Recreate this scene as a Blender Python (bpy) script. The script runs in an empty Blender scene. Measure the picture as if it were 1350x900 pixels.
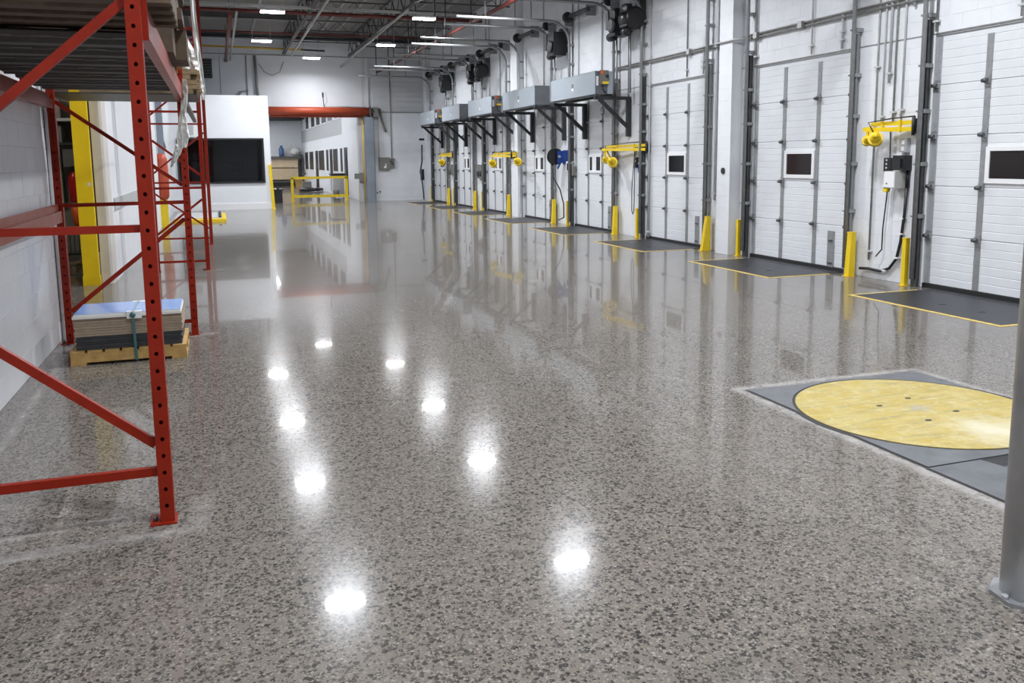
import bpy, bmesh, math, random
from mathutils import Vector, Matrix
random.seed(7)
scn = bpy.context.scene
COL = scn.collection

# ------------------------------------------------------------------ camera
F, CX, CY = 1119.41, 680.1, 365.78          # focal length and principal point in 1350x900 pixels
YAW, PITCH, ROLL, EYE = 0.335437, 0.138169, 0.0105176, 1.66
cam = bpy.data.cameras.new('camera')
cam.sensor_fit = 'HORIZONTAL'; cam.sensor_width = 36.0
cam.lens = F / 1350 * 36
cam.shift_x = (675 - CX) / 1350
cam.shift_y = (CY - 450) / 1350
cam.clip_start = 0.05; cam.clip_end = 300
camo = bpy.data.objects.new('camera', cam); COL.objects.link(camo)
cy_, sy_, cp_, sp_ = math.cos(YAW), math.sin(YAW), math.cos(PITCH), math.sin(PITCH)
fwd = Vector((sy_*cp_, cy_*cp_, -sp_)); rgt = Vector((cy_, -sy_, 0)); dwn = fwd.cross(rgt)
cr_, sr_ = math.cos(ROLL), math.sin(ROLL)
r_ = rgt*cr_ + dwn*sr_; d_ = -rgt*sr_ + dwn*cr_
camo.matrix_world = Matrix(((r_.x, -d_.x, -fwd.x, 0), (r_.y, -d_.y, -fwd.y, 0), (r_.z, -d_.z, -fwd.z, EYE), (0, 0, 0, 1)))
scn.camera = camo

# ------------------------------------------------------------------ world, exposure
w = bpy.data.worlds.new('world'); scn.world = w; w.use_nodes = True
w.node_tree.nodes['Background'].inputs[0].default_value = (0.6, 0.7, 0.85, 1)
w.node_tree.nodes['Background'].inputs[1].default_value = 0.25
scn.view_settings.view_transform = 'Standard'
scn.view_settings.look = 'None'
scn.view_settings.gamma = 1.0
scn.view_settings.use_curve_mapping = False
scn.view_settings.exposure = 0.0
scn.cycles.use_denoising = True
scn.cycles.max_bounces = 8
scn.cycles.diffuse_bounces = 5
scn.cycles.glossy_bounces = 5
scn.cycles.sample_clamp_indirect = 8.0
scn.cycles.caustics_reflective = False
LAMP_STRENGTH = 40.0           # glow of the fixture lenses
LAMP_WATTS = 94.0              # each of the two LED bars of a fixture
LAMP_SPREAD = math.radians(160)
LAMP_COLOR = (0.935, 0.955, 1.0)

# ------------------------------------------------------------------ materials
MATS = {}
def nodes_of(name):
    m = bpy.data.materials.new(name); m.use_nodes = True
    nt = m.node_tree
    return m, nt, nt.nodes['Principled BSDF']
def mat(name, col, rough=0.5, metal=0.0, var=0.0, vscale=4.0, bump=0.0, bscale=60.0, spec=0.5, coat=0.0, col2=None):
    if name in MATS: return MATS[name]
    m, nt, b = nodes_of(name)
    b.inputs['Roughness'].default_value = rough
    b.inputs['Metallic'].default_value = metal
    b.inputs['Specular IOR Level'].default_value = spec
    b.inputs['Coat Weight'].default_value = coat
    b.inputs['Coat Roughness'].default_value = 0.08
    b.inputs['Base Color'].default_value = (*col, 1)
    if var > 0 or bump > 0:
        g = nt.nodes.new('ShaderNodeNewGeometry')
    if var > 0:
        n = nt.nodes.new('ShaderNodeTexNoise'); n.inputs['Scale'].default_value = vscale
        n.inputs['Detail'].default_value = 6; n.inputs['Roughness'].default_value = 0.65
        nt.links.new(g.outputs['Position'], n.inputs['Vector'])
        r = nt.nodes.new('ShaderNodeMapRange'); r.inputs['From Min'].default_value = 0.3; r.inputs['From Max'].default_value = 0.7
        nt.links.new(n.outputs['Fac'], r.inputs['Value'])
        mx = nt.nodes.new('ShaderNodeMix'); mx.data_type = 'RGBA'
        mx.inputs['A'].default_value = (*(col2 or tuple(c*(1-var) for c in col)), 1)
        mx.inputs['B'].default_value = (*(col if col2 else tuple(min(1, c*(1+var*.6)) for c in col)), 1)
        nt.links.new(r.outputs['Result'], mx.inputs['Factor'])
        nt.links.new(mx.outputs['Result'], b.inputs['Base Color'])
    if bump > 0:
        n2 = nt.nodes.new('ShaderNodeTexNoise'); n2.inputs['Scale'].default_value = bscale; n2.inputs['Detail'].default_value = 4
        nt.links.new(g.outputs['Position'], n2.inputs['Vector'])
        bp = nt.nodes.new('ShaderNodeBump'); bp.inputs['Strength'].default_value = bump; bp.inputs['Distance'].default_value = 0.004
        nt.links.new(n2.outputs['Fac'], bp.inputs['Height']); nt.links.new(bp.outputs['Normal'], b.inputs['Normal'])
    MATS[name] = m
    return m

def floor_material():
    m, nt, b = nodes_of('polished_concrete')
    N, L = nt.nodes.new, nt.links.new
    g = N('ShaderNodeNewGeometry')
    def noise(scale, detail=4, rough=.6):
        n = N('ShaderNodeTexNoise'); n.inputs['Scale'].default_value = scale; n.inputs['Detail'].default_value = detail
        n.inputs['Roughness'].default_value = rough; L(g.outputs['Position'], n.inputs['Vector']); return n.outputs['Fac']
    def ramp(v, a, b_, lo=0., hi=1.):
        r = N('ShaderNodeMapRange'); r.inputs['From Min'].default_value = a; r.inputs['From Max'].default_value = b_
        r.inputs['To Min'].default_value = lo; r.inputs['To Max'].default_value = hi; L(v, r.inputs['Value']); return r.outputs['Result']
    def mth(op, a, b_=None, c=None):
        n = N('ShaderNodeMath'); n.operation = op
        for i, x in enumerate((a, b_, c)):
            if x is None: continue
            if isinstance(x, (int, float)): n.inputs[i].default_value = x
            else: L(x, n.inputs[i])
        return n.outputs[0]
    def mix(f, a, b_):
        n = N('ShaderNodeMix'); n.data_type = 'RGBA'
        for k, x in (('Factor', f), ('A', a), ('B', b_)):
            if isinstance(x, (int, float)): n.inputs[k].default_value = x
            elif isinstance(x, tuple): n.inputs[k].default_value = (*x, 1)
            else: L(x, n.inputs[k])
        return n.outputs['Result']
    # warp the coordinates a little so that pebbles are irregular
    nz = N('ShaderNodeTexNoise'); nz.inputs['Scale'].default_value = 60; nz.inputs['Detail'].default_value = 2
    L(g.outputs['Position'], nz.inputs['Vector'])
    va = N('ShaderNodeVectorMath'); va.operation = 'MULTIPLY_ADD'
    va.inputs[1].default_value = (.012, .012, 0); L(nz.outputs['Color'], va.inputs[0]); L(g.outputs['Position'], va.inputs[2])
    flat = N('ShaderNodeVectorMath'); flat.operation = 'MULTIPLY'; flat.inputs[1].default_value = (1, 1, 0); L(va.outputs[0], flat.inputs[0])
    def pebbles(scale, thr, size):
        v = N('ShaderNodeTexVoronoi'); v.inputs['Scale'].default_value = scale; v.feature = 'F1'; L(flat.outputs[0], v.inputs['Vector'])
        s = N('ShaderNodeSeparateColor'); L(v.outputs['Color'], s.inputs[0])
        pick = mth('GREATER_THAN', s.outputs[0], thr)
        rad = mth('MULTIPLY_ADD', s.outputs[1], size*.5, size*.55)
        shape = ramp(mth('SUBTRACT', v.outputs['Distance'], rad), .05, -.05)
        return mth('MULTIPLY', pick, shape), s.outputs[2]
    big = noise(.55, 4); med = noise(2.6, 6, .7); fine = noise(240, 2)
    base = mix(ramp(big, .35, .65), (.127, .112, .096), (.154, .137, .118))
    base = mix(ramp(med, .35, .7), base, (.140, .123, .106))
    base = mix(mth('MULTIPLY', ramp(fine, .35, .7), .4), base, (.25, .228, .204))
    p1, t1 = pebbles(52, .30, .62)
    stone1 = mix(t1, (.022, .022, .021), (.068, .065, .058))
    dens = ramp(noise(.9, 3), .3, .65, .62, 1.0)
    c = mix(mth('MULTIPLY', p1, dens), base, stone1)
    p2, t2 = pebbles(120, .45, .62)
    c = mix(mth('MULTIPLY', p2, .75), c, mix(t2, (.025, .025, .023), (.27, .25, .225)))
    p3, t3 = pebbles(80, .82, .6)
    c = mix(mth('MULTIPLY', p3, .6), c, mix(t3, (.24, .21, .175), (.31, .295, .27)))
    # pale grinding residue along fixed edges (its own shape on the slab)
    sep = N('ShaderNodeSeparateXYZ'); L(g.outputs['Position'], sep.inputs[0]); X, Y = sep.outputs[0], sep.outputs[1]
    wob = mth('MULTIPLY_ADD', noise(3.2, 4), .16, -.08)
    def seg(x0, y0, x1, y1):
        dx, dy = x1-x0, y1-y0; l2 = dx*dx+dy*dy
        t = mth('MULTIPLY_ADD', X, dx/l2, -(x0*dx+y0*dy)/l2); t = mth('MULTIPLY_ADD', Y, dy/l2, t)
        n = N('ShaderNodeClamp'); L(t, n.inputs[0]); t = n.outputs[0]
        ex = mth('SUBTRACT', X, mth('MULTIPLY_ADD', t, dx, x0)); ey = mth('SUBTRACT', Y, mth('MULTIPLY_ADD', t, dy, y0))
        return mth('SQRT', mth('ADD', mth('MULTIPLY', ex, ex), mth('MULTIPLY', ey, ey)))
    def line(x0, y0, x1, y1, width, wobble=1.0):
        d = mth('MULTIPLY_ADD', wob, wobble, seg(x0, y0, x1, y1))
        d = mth('ABSOLUTE', d)
        n = N('ShaderNodeMapRange'); n.interpolation_type = 'SMOOTHSTEP'; n.inputs['From Min'].default_value = width; n.inputs['From Max'].default_value = 0.; L(d, n.inputs['Value']); return n.outputs['Result']
    masks = [(line(3.46, 2.0, 3.46, 5.11, .075, .2), .75), (line(3.46, 5.11, 5.07, 5.10, .08, .2), .75), (line(5.07, 5.1, 5.09, 3.2, .07, .2), .6),
             (line(-1.5, 4.06, -.30, 4.27, .05, .7), .42), (line(-1.5, 3.90, -.25, 3.98, .06, .7), .6), (line(-.18, 3.99, -.15, 4.34, .10, .5), .38), (line(-.5, 3.98, -.18, 4.0, .12, .5), .28),
             (line(-1.29, 5.2, -1.35, 8.9, .06, .6), .5),
             (line(-.40, 8.62, -.12, 8.72, .10, .3), .4), (line(-.2, 13.9, -.0, 14.0, .12, .3), .3),
             (line(-1.2, 7.42, .35, 7.50, .02, .2), .3), (line(3.1, 5.7, 3.42, 5.15, .05, .5), .22),
             (line(4.72, 15.6, 2.3, 9.1, .05, .8), .20), (line(4.5, 15.6, 2.3, 9.5, .04, .8), .16),
             (line(2.84, 2.21, 2.85, 2.22, .235, .25), .55)]
    tot = None
    for mk, a in masks:
        v = mth('MULTIPLY', mk, a)
        tot = v if tot is None else mth('MAXIMUM', tot, v)
    tot = mth('MULTIPLY', tot, ramp(noise(7, 5, .7), .3, .65, .25, 1.))
    c = mix(tot, c, (.38, .37, .355))
    # saw-cut joints
    def joint(v, off, per, wd):
        f = mth('FRACT', mth('MULTIPLY_ADD', v, 1/per, off)); return ramp(mth('ABSOLUTE', mth('SUBTRACT', f, .5)), wd/per, wd/per*.4)
    jt = mth('MAXIMUM', joint(X, .23, 5.5, .008), joint(Y, .46, 5.5, .008))
    c = mix(mth('MULTIPLY', jt, .4), c, (.07, .067, .063))
    L(c, b.inputs['Base Color'])
    rg = ramp(noise(1.6, 5, .7), .3, .7, .14, .175)
    rg = mth('ADD', rg, mth('MULTIPLY', tot, .3))
    L(rg, b.inputs['Roughness'])
    b.inputs['Specular IOR Level'].default_value = .055
    b.inputs['Specular Tint'].default_value = (.76, .88, 1, 1)
    cw = ramp(noise(.8, 4), .3, .7, .34, .46)
    L(mth('MULTIPLY', cw, mth('SUBTRACT', 1.0, tot)), b.inputs['Coat Weight'])
    b.inputs['Coat Roughness'].default_value = .03
    b.inputs['Coat IOR'].default_value = 1.5
    bp = N('ShaderNodeBump'); bp.inputs['Strength'].default_value = .012; bp.inputs['Distance'].default_value = .01
    L(noise(2.2, 2, .5), bp.inputs['Height']); L(bp.outputs['Normal'], b.inputs['Coat Normal'])
    return m
M_FLOOR = floor_material()
M_WALL = mat('white_wall_paint', (.74, .76, .79), .38, var=.05, vscale=2.5, bump=.15, bscale=90)
M_WALLP = mat('white_wall_plain', (.74, .76, .79), .5, var=.03, vscale=1.5)
M_MORTAR = mat('painted_mortar', (.70, .72, .75), .6)
M_UPPER = mat('upper_wall_siding', (.66, .68, .70), .55, var=.05, vscale=1.2)
M_DOOR = mat('door_panel_white', (.70, .72, .75), .35, var=.04, vscale=3)
M_GALV = mat('galvanised_strip', (.34, .35, .36), .42, .55, var=.15, vscale=12)
M_GALVL = mat('galvanised_light', (.50, .52, .54), .4, .5, var=.15, vscale=10)
M_DKSTEEL = mat('dark_steel', (.10, .105, .11), .45, .5, var=.25, vscale=9)
M_BLACK = mat('black_rubber', (.012, .012, .013), .55)
M_BLKPL = mat('black_plastic', (.015, .015, .017), .35)
M_BLKMET = mat('black_painted_steel', (.030, .033, .036), .42, .2)
M_YEL = mat('yellow_paint', (.78, .56, .012), .38, var=.10, vscale=5)
M_YELCOL = mat('yellow_column_paint', (.86, .60, .008), .42, var=.08, vscale=3)
M_YELLINE = mat('yellow_floor_line', (.62, .46, .13), .5, var=.25, vscale=14)
M_RED = mat('rack_red_paint', (.225, .014, .004), .40, var=.18, vscale=7, spec=.22)
M_REDL = mat('beam_red_worn', (.25, .030, .018), .33, var=.35, vscale=5, col2=(.30, .085, .065))
M_ORANGE = mat('orange_red_fabric', (.42, .065, .024), .5, var=.12, vscale=5)
M_GLASS = mat('dark_pane', (.006, .007, .008), .08, spec=.3)
M_GLASSR = mat('dark_pane_reddish', (.014, .010, .010), .08, spec=.3)
M_DIMPANE = mat('dim_pane', (.010, .011, .012), .3, spec=.12)
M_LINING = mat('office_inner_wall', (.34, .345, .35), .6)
M_WHITE = mat('white_trim', (.78, .79, .80), .4)
M_BOX = mat('unit_casing_grey', (.36, .41, .45), .38, .15, var=.05, vscale=3)
M_BOXEND = mat('unit_end_grey', (.15, .16, .175), .42, .4, var=.12, vscale=8)
M_PLATE = mat('leveler_plate', (.060, .063, .072), .42, .55, var=.25, vscale=6, bump=.5, bscale=120)
M_WOOD = mat('pallet_wood', (.45, .28, .09), .62, var=.3, vscale=14)
M_WOODD = mat('dark_lumber', (.095, .065, .040), .7, var=.35, vscale=14)
M_WOODM = mat('lumber_ends', (.23, .165, .088), .7, var=.3, vscale=18)
M_CRATE = mat('crate_ply', (.60, .47, .31), .6, var=.12, vscale=6)
M_BROWN = mat('fibreboard_edge', (.30, .235, .165), .65, var=.18, vscale=20)
M_BLUEF = mat('blue_film', (.23, .38, .72), .14, var=.10, vscale=3)
M_WHITEB = mat('white_board_edge', (.66, .65, .62), .45)
M_CHAR = mat('charcoal_board', (.030, .032, .035), .5, var=.2, vscale=20)
M_TEAL = mat('teal_strap', (.045, .13, .14), .35)
M_CLEAR = mat('milky_plastic_wrap', (.72, .72, .69), .30, var=.15, vscale=9)
M_DECK = mat('grey_deck_steel', (.075, .073, .069), .5, .35, var=.2, vscale=7)
M_CEIL = mat('ceiling_deck', (.23, .222, .208), .6, var=.08, vscale=.9)
M_STEELC = mat('ceiling_steel', (.10, .10, .10), .5, .2, var=.2, vscale=6)
M_STEELL = mat('pale_ceiling_steel', (.36, .36, .35), .45, .2)
M_REDPIPE = mat('red_sprinkler_pipe', (.13, .022, .016), .45, var=.2, vscale=5)
M_GASPIPE = mat('yellow_gas_pipe', (.70, .45, .04), .45)
M_CONDUIT = mat('painted_conduit', (.56, .57, .58), .45, .1, var=.1, vscale=12)
M_CONDUITD = mat('grimy_conduit', (.30, .30, .29), .5, .2, var=.3, vscale=20)
M_BLUE = mat('blue_paint', (.012, .055, .27), .35)
M_GREYBOX = mat('grey_enclosure', (.50, .50, .48), .45)
M_DKGREY = mat('dark_grey_enclosure', (.17, .165, .15), .5)
M_GUIDE = mat('blue_grey_guide', (.26, .30, .35), .4, .3, var=.1, vscale=3)
M_STAIN = mat('stainless_post', (.50, .51, .52), .38, .35, var=.22, vscale=3.5)
M_ALU = mat('turntable_steel', (.135, .142, .152), .48, .3, var=.25, vscale=5)
M_GREYW = mat('grey_wall_paint', (.45, .46, .47), .55, var=.04)
M_ORN = mat('orange_plastic', (.75, .11, .02), .45)
M_EXT = mat('extinguisher_red', (.42, .012, .012), .3)
M_GREEN = mat('green_plastic', (.03, .16, .05), .45)
M_JUG = mat('blue_jug', (.05, .12, .25), .3)
M_OFFWHITE = mat('offwhite_paint', (.66, .63, .58), .45, var=.05)
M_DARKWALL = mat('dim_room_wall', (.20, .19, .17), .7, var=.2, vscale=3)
def disc_material():
    m, nt, b = nodes_of('worn_yellow_disc'); N, L = nt.nodes.new, nt.links.new
    g = N('ShaderNodeNewGeometry')
    def nz(scale, d, vec=None):
        n = N('ShaderNodeTexNoise'); n.inputs['Scale'].default_value = scale; n.inputs['Detail'].default_value = d; n.inputs['Roughness'].default_value = .7
        L(vec or g.outputs['Position'], n.inputs['Vector']); return n.outputs['Fac']
    mp = N('ShaderNodeMapping'); mp.inputs['Scale'].default_value = (3, 26, 1); mp.inputs['Rotation'].default_value = (0, 0, .5); L(g.outputs['Position'], mp.inputs['Vector'])
    def rp(v, a, b_):
        r = N('ShaderNodeMapRange'); r.inputs['From Min'].default_value = a; r.inputs['From Max'].default_value = b_; L(v, r.inputs['Value']); return r.outputs['Result']
    def mx(f, a, b_):
        n = N('ShaderNodeMix'); n.data_type = 'RGBA'; L(f, n.inputs['Factor'])
        for k, x in (('A', a), ('B', b_)):
            if isinstance(x, tuple): n.inputs[k].default_value = (*x, 1)
            else: L(x, n.inputs[k])
        return n.outputs['Result']
    c = mx(rp(nz(6, 8), .35, .65), (.36, .27, .055), (.42, .35, .15))
    c = mx(rp(nz(1, 6, mp.outputs[0]), .50, .68), c, (.25, .22, .11))
    c = mx(rp(nz(14, 7), .55, .72), c, (.46, .42, .26))
    vd = N('ShaderNodeVectorMath'); vd.operation = 'DISTANCE'; vd.inputs[1].default_value = (4.38, 3.72, 0); L(g.outputs['Position'], vd.inputs[0])
    ad = N('ShaderNodeMath'); ad.operation = 'MULTIPLY_ADD'; L(nz(5, 5), ad.inputs[0]); ad.inputs[1].default_value = .5; L(vd.outputs['Value'], ad.inputs[2])
    c = mx(rp(ad.outputs[0], .60, .30), c, (.50, .47, .34))
    vd2 = N('ShaderNodeVectorMath'); vd2.operation = 'DISTANCE'; vd2.inputs[1].default_value = (4.29, 4.25, 0); L(g.outputs['Position'], vd2.inputs[0])
    ad2 = N('ShaderNodeMath'); ad2.operation = 'MULTIPLY_ADD'; L(nz(30, 4), ad2.inputs[0]); ad2.inputs[1].default_value = .5; L(vd2.outputs['Value'], ad2.inputs[2])
    c = mx(rp(ad2.outputs[0], .33, .25), c, (.30, .29, .25))
    L(c, b.inputs['Base Color']); b.inputs['Roughness'].default_value = .62; b.inputs['Specular IOR Level'].default_value = .3
    return m
M_DISC = disc_material()
def see_material():
    m, nt, b = nodes_of('tinted_window_glass'); N, L = nt.nodes.new, nt.links.new
    tr = N('ShaderNodeBsdfTransparent'); tr.inputs[0].default_value = (.46, .49, .52, 1)
    gl = N('ShaderNodeBsdfGlossy'); gl.inputs['Roughness'].default_value = .03; gl.inputs['Color'].default_value = (.8, .8, .8, 1)
    fr = N('ShaderNodeFresnel'); fr.inputs[0].default_value = 1.45; mx = N('ShaderNodeMixShader')
    L(fr.outputs[0], mx.inputs[0]); L(tr.outputs[0], mx.inputs[1]); L(gl.outputs[0], mx.inputs[2]); L(mx.outputs[0], nt.nodes['Material Output'].inputs['Surface'])
    return m
M_SEE = see_material()
def emit(name, col, s):
    m, nt, b = nodes_of(name)
    b.inputs['Base Color'].default_value = (.8, .8, .8, 1)
    b.inputs['Emission Color'].default_value = (*col, 1); b.inputs['Emission Strength'].default_value = s
    return m
M_LED = emit('led_diffuser', LAMP_COLOR, LAMP_STRENGTH)
M_FILLSTORE = emit('store_room_fill', (1, .93, .82), 36.0)  # emission of the added fill light in the store room
M_FILLFAR = emit('far_room_fill', LAMP_COLOR, 24.0)  # emission of the added fill lights beyond the doorway

# ------------------------------------------------------------------ mesh builder
ORG = {}
class MB:
    def __init__(s): s.v = []; s.f = []; s.sm = []
    def quad(s, *p):
        i = len(s.v); s.v += [tuple(q) for q in p]; s.f.append(tuple(range(i, i+len(p)))); s.sm.append(False); return s
    def box(s, x0, x1, y0, y1, z0, z1):
        i = len(s.v)
        s.v += [(x0,y0,z0),(x1,y0,z0),(x1,y1,z0),(x0,y1,z0),(x0,y0,z1),(x1,y0,z1),(x1,y1,z1),(x0,y1,z1)]
        for f in ((0,3,2,1),(4,5,6,7),(0,1,5,4),(1,2,6,5),(2,3,7,6),(3,0,4,7)): s.f.append(tuple(i+k for k in f)); s.sm.append(False)
        return s
    def bar(s, p0, p1, w, h, up=(0,0,1)):
        p0, p1 = Vector(p0), Vector(p1); d = (p1-p0).normalized(); u = Vector(up)
        a = d.cross(u)
        if a.length < 1e-4: a = d.cross(Vector((1,0,0)))
        a.normalize(); b = a.cross(d); a *= w/2; b *= h/2; i = len(s.v)
        s.v += [tuple(q) for q in (p0-a-b, p0+a-b, p0+a+b, p0-a+b, p1-a-b, p1+a-b, p1+a+b, p1-a+b)]
        for f in ((0,1,2,3),(7,6,5,4),(1,0,4,5),(2,1,5,6),(3,2,6,7),(0,3,7,4)): s.f.append(tuple(i+k for k in f)); s.sm.append(False)
        return s
    def tube(s, pts, r, n=8, caps=True):
        pts = [Vector(p) for p in pts]; rs = r if isinstance(r, (list, tuple)) else [r]*len(pts)
        d = (pts[1]-pts[0]).normalized(); a = d.orthogonal().normalized(); rings = []
        for k, p in enumerate(pts):
            if k == 0: t = pts[1]-pts[0]
            elif k == len(pts)-1: t = pts[-1]-pts[-2]
            else: t = (pts[k+1]-p).normalized() + (p-pts[k-1]).normalized()
            t.normalize(); a = (a - t*a.dot(t)); a = a.normalized() if a.length > 1e-6 else t.orthogonal().normalized()
            b = t.cross(a); i = len(s.v)
            s.v += [tuple(p + (a*math.cos(2*math.pi*j/n) + b*math.sin(2*math.pi*j/n))*rs[k]) for j in range(n)]
            rings.append(i)
        for k in range(len(rings)-1):
            for j in range(n):
                s.f.append((rings[k]+j, rings[k]+(j+1)%n, rings[k+1]+(j+1)%n, rings[k+1]+j)); s.sm.append(n > 5)
        if caps:
            s.f.append(tuple(rings[0]+j for j in reversed(range(n)))); s.sm.append(False)
            s.f.append(tuple(rings[-1]+j for j in range(n))); s.sm.append(False)
        return s
    def cyl(s, p0, p1, r, n=16): return s.tube([p0, p1], r, n)
    def lathe(s, c, axis, prof, n=20):
        ax = Vector(axis).normalized(); return s.tube([Vector(c)+ax*(h + 1e-5*k) for k, (h, r) in enumerate(prof)], [max(r, 1e-4) for h, r in prof], n) if all(prof[k+1][0] >= prof[k][0] for k in range(len(prof)-1)) else s
    def prism(s, poly, z0, z1):
        i = len(s.v); n = len(poly)
        s.v += [(x, y, z0) for x, y in poly] + [(x, y, z1) for x, y in poly]
        s.f.append(tuple(i+k for k in reversed(range(n)))); s.f.append(tuple(i+n+k for k in range(n))); s.sm += [False]*2
        for k in range(n): s.f.append((i+k, i+(k+1)%n, i+n+(k+1)%n, i+n+k)); s.sm.append(False)
        return s
    def mesh(s, name, m, org=(0,0,0)):
        me = bpy.data.meshes.new(name)
        me.from_pydata([(x-org[0], y-org[1], z-org[2]) for x, y, z in s.v], [], s.f)
        me.polygons.foreach_set('use_smooth', s.sm)
        me.materials.append(m); me.update()
        return me

def crumple(pts, widths, across, amp, seed, n=7, sub=4):
    """a creased plastic sheet that follows pts, thin but closed"""
    rnd = random.Random(seed); P = []; W = []
    for k in range(len(pts)-1):
        for q in range(sub):
            f = q/sub; P.append(Vector(pts[k]).lerp(Vector(pts[k+1]), f)); W.append(widths[k]*(1-f)+widths[k+1]*f)
    P.append(Vector(pts[-1])); W.append(widths[-1])
    ac = Vector(across).normalized(); nn = ac.cross(Vector((0, 0, 1))).normalized(); mb = MB(); rows = []
    for p, w_ in zip(P, W):
        row = []
        for j in range(n+1):
            u = j/n-.5
            q = p + ac*(u*w_ + rnd.uniform(-.12, .12)*w_/n) + nn*(amp*rnd.uniform(-1, 1) + amp*1.2*math.sin(j*2.1+seed)) + Vector((0, 0, rnd.uniform(-.012, .012) if w_ > .02 else 0))
            row.append(q)
        rows.append(row)
    for a, b in zip(rows, rows[1:]):
        for j in range(n): mb.quad(a[j], a[j+1], b[j+1], b[j]); off = nn*.003; mb.quad(a[j]+off, b[j]+off, b[j+1]+off, a[j+1]+off)
    for a, b in zip(rows, rows[1:]):
        mb.quad(a[0], b[0], b[0]+nn*.003, a[0]+nn*.003); mb.quad(a[n], a[n]+nn*.003, b[n]+nn*.003, b[n])
    return mb
def tag(o, label=None, cat=None, group=None, kind=None):
    if label: o['label'] = label
    if cat: o['category'] = cat
    if group: o['group'] = group
    if kind: o['kind'] = kind
    return o
def thing(name, label, cat, loc=(0,0,0), group=None, kind=None):
    o = bpy.data.objects.new(name, None); COL.objects.link(o); o.location = loc; o.empty_display_size = .1
    ORG[o.name] = tuple(loc); return tag(o, label, cat, group, kind)
def part(name, mb, m, parent, label=None, kind=None):
    org = ORG[parent.name]
    o = bpy.data.objects.new(name, mb.mesh(name, m, org)); COL.objects.link(o); o.parent = parent
    ORG[o.name] = org
    return tag(o, label, None, None, kind)
def piece(name, me, parent, loc, rot=None, scale=None):
    o = bpy.data.objects.new(name, me); COL.objects.link(o); o.parent = parent
    org = ORG[parent.name]; o.location = (loc[0]-org[0], loc[1]-org[1], loc[2]-org[2])
    if rot: o.rotation_euler = rot
    if scale: o.scale = scale
    return o
def solo(name, mb, m, label, cat, group=None, kind=None, loc=None):
    loc = loc or (0, 0, 0)
    o = bpy.data.objects.new(name, mb.mesh(name, m, loc)); COL.objects.link(o); o.location = loc; ORG[o.name] = tuple(loc)
    return tag(o, label, cat, group, kind)
def dup(o, delta, label=None, group=None, parent=None):
    c = o.copy(); COL.objects.link(c)
    if parent is None:
        c.location = Vector(o.location) + Vector(delta); ORG[c.name] = tuple(c.location)
        if label: c['label'] = label
        if group: c['group'] = group
    else: c.parent = parent
    for ch in list(o.children): dup(ch, delta, parent=c)
    return c

# ================================================================== SETTING
XW = 8.40                      # face of the dock wall
YF = 35.70                     # far wall
ZC = 6.55                      # roof deck
fl = solo('floor', MB().box(-8, 9, -8, 70, -.2, 0), M_FLOOR, 'polished grey concrete floor with exposed dark aggregate and lamp reflections', 'floor', kind='structure')
ceil = thing('ceiling', 'grey metal roof deck above the steel joists', 'ceiling', (0, 0, 0), kind='structure')
k = 0
for y0 in range(-8, 36, 4):
    me = MB().box(-8, 9, y0, min(y0+3.985, 36.2), ZC, ZC+.15)
    part('deck_sheet', me, M_CEIL, ceil)
part('deck_backing', MB().box(-8, 9, -8, 36.2, ZC+.15, ZC+.3), M_CEIL, ceil)
# pale ribs of the deck running lengthwise
for x in (-.6, 1.5, 3.4, 3.95, 4.5, 6.4, 7.2):
    part('deck_rib', MB().box(x, x+.07, -6, 35.6, ZC-.09, ZC), M_STEELL, ceil)

# ---- dock wall: piers, header, blocks
DOORS = {'A': 32.78, 'B': 29.27, 'C': 25.69, 'D': 22.04, 'E': 18.39, 'F': 14.62, 'G': 10.93, 'H': 7.21}
HW, DH = 1.18, 3.12
wr = thing('wall_right', 'white painted block dock wall with eight sectional doors', 'wall', (XW, 0, 0), kind='structure')
part('backing', MB().box(8.56, 8.8, -8, YF+.3, 0, ZC), M_WALLP, wr)
ys = sorted(DOORS.values()); edges = [-8.0]
for c in ys: edges += [c-HW, c+HW]
edges.append(YF)
mb = MB()
for i in range(0, len(edges), 2): mb.box(XW, 8.56, edges[i], edges[i+1], 0, DH)
mb.box(XW, 8.56, -8, YF, DH, ZC)
part('mortar_face', mb, M_MORTAR, wr)
def block_mesh(l, h, m, axis):
    """one painted block face, chamfered: back on the wall plane, front 5 mm proud; axis '-x' or '+x'"""
    s = -1 if axis == '-x' else 1
    a, c, t = .001, .0026, (.003 if axis == '-x' else .0042)*s
    mb = MB(); B = [(0,a,a),(0,l-a,a),(0,l-a,h-a),(0,a,h-a)]; Fr = [(t,a+c*.6,a+c*.6),(t,l-a-c*.6,a+c*.6),(t,l-a-c*.6,h-a-c*.6),(t,a+c*.6,h-a-c*.6)]
    o = (lambda *q: q) if s > 0 else (lambda *q: tuple(reversed(q)))
    mb.quad(*o(*Fr))
    for i in range(4): mb.quad(*o(B[i], B[(i+1)%4], Fr[(i+1)%4], Fr[i]))
    return mb
BM = {}
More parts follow.
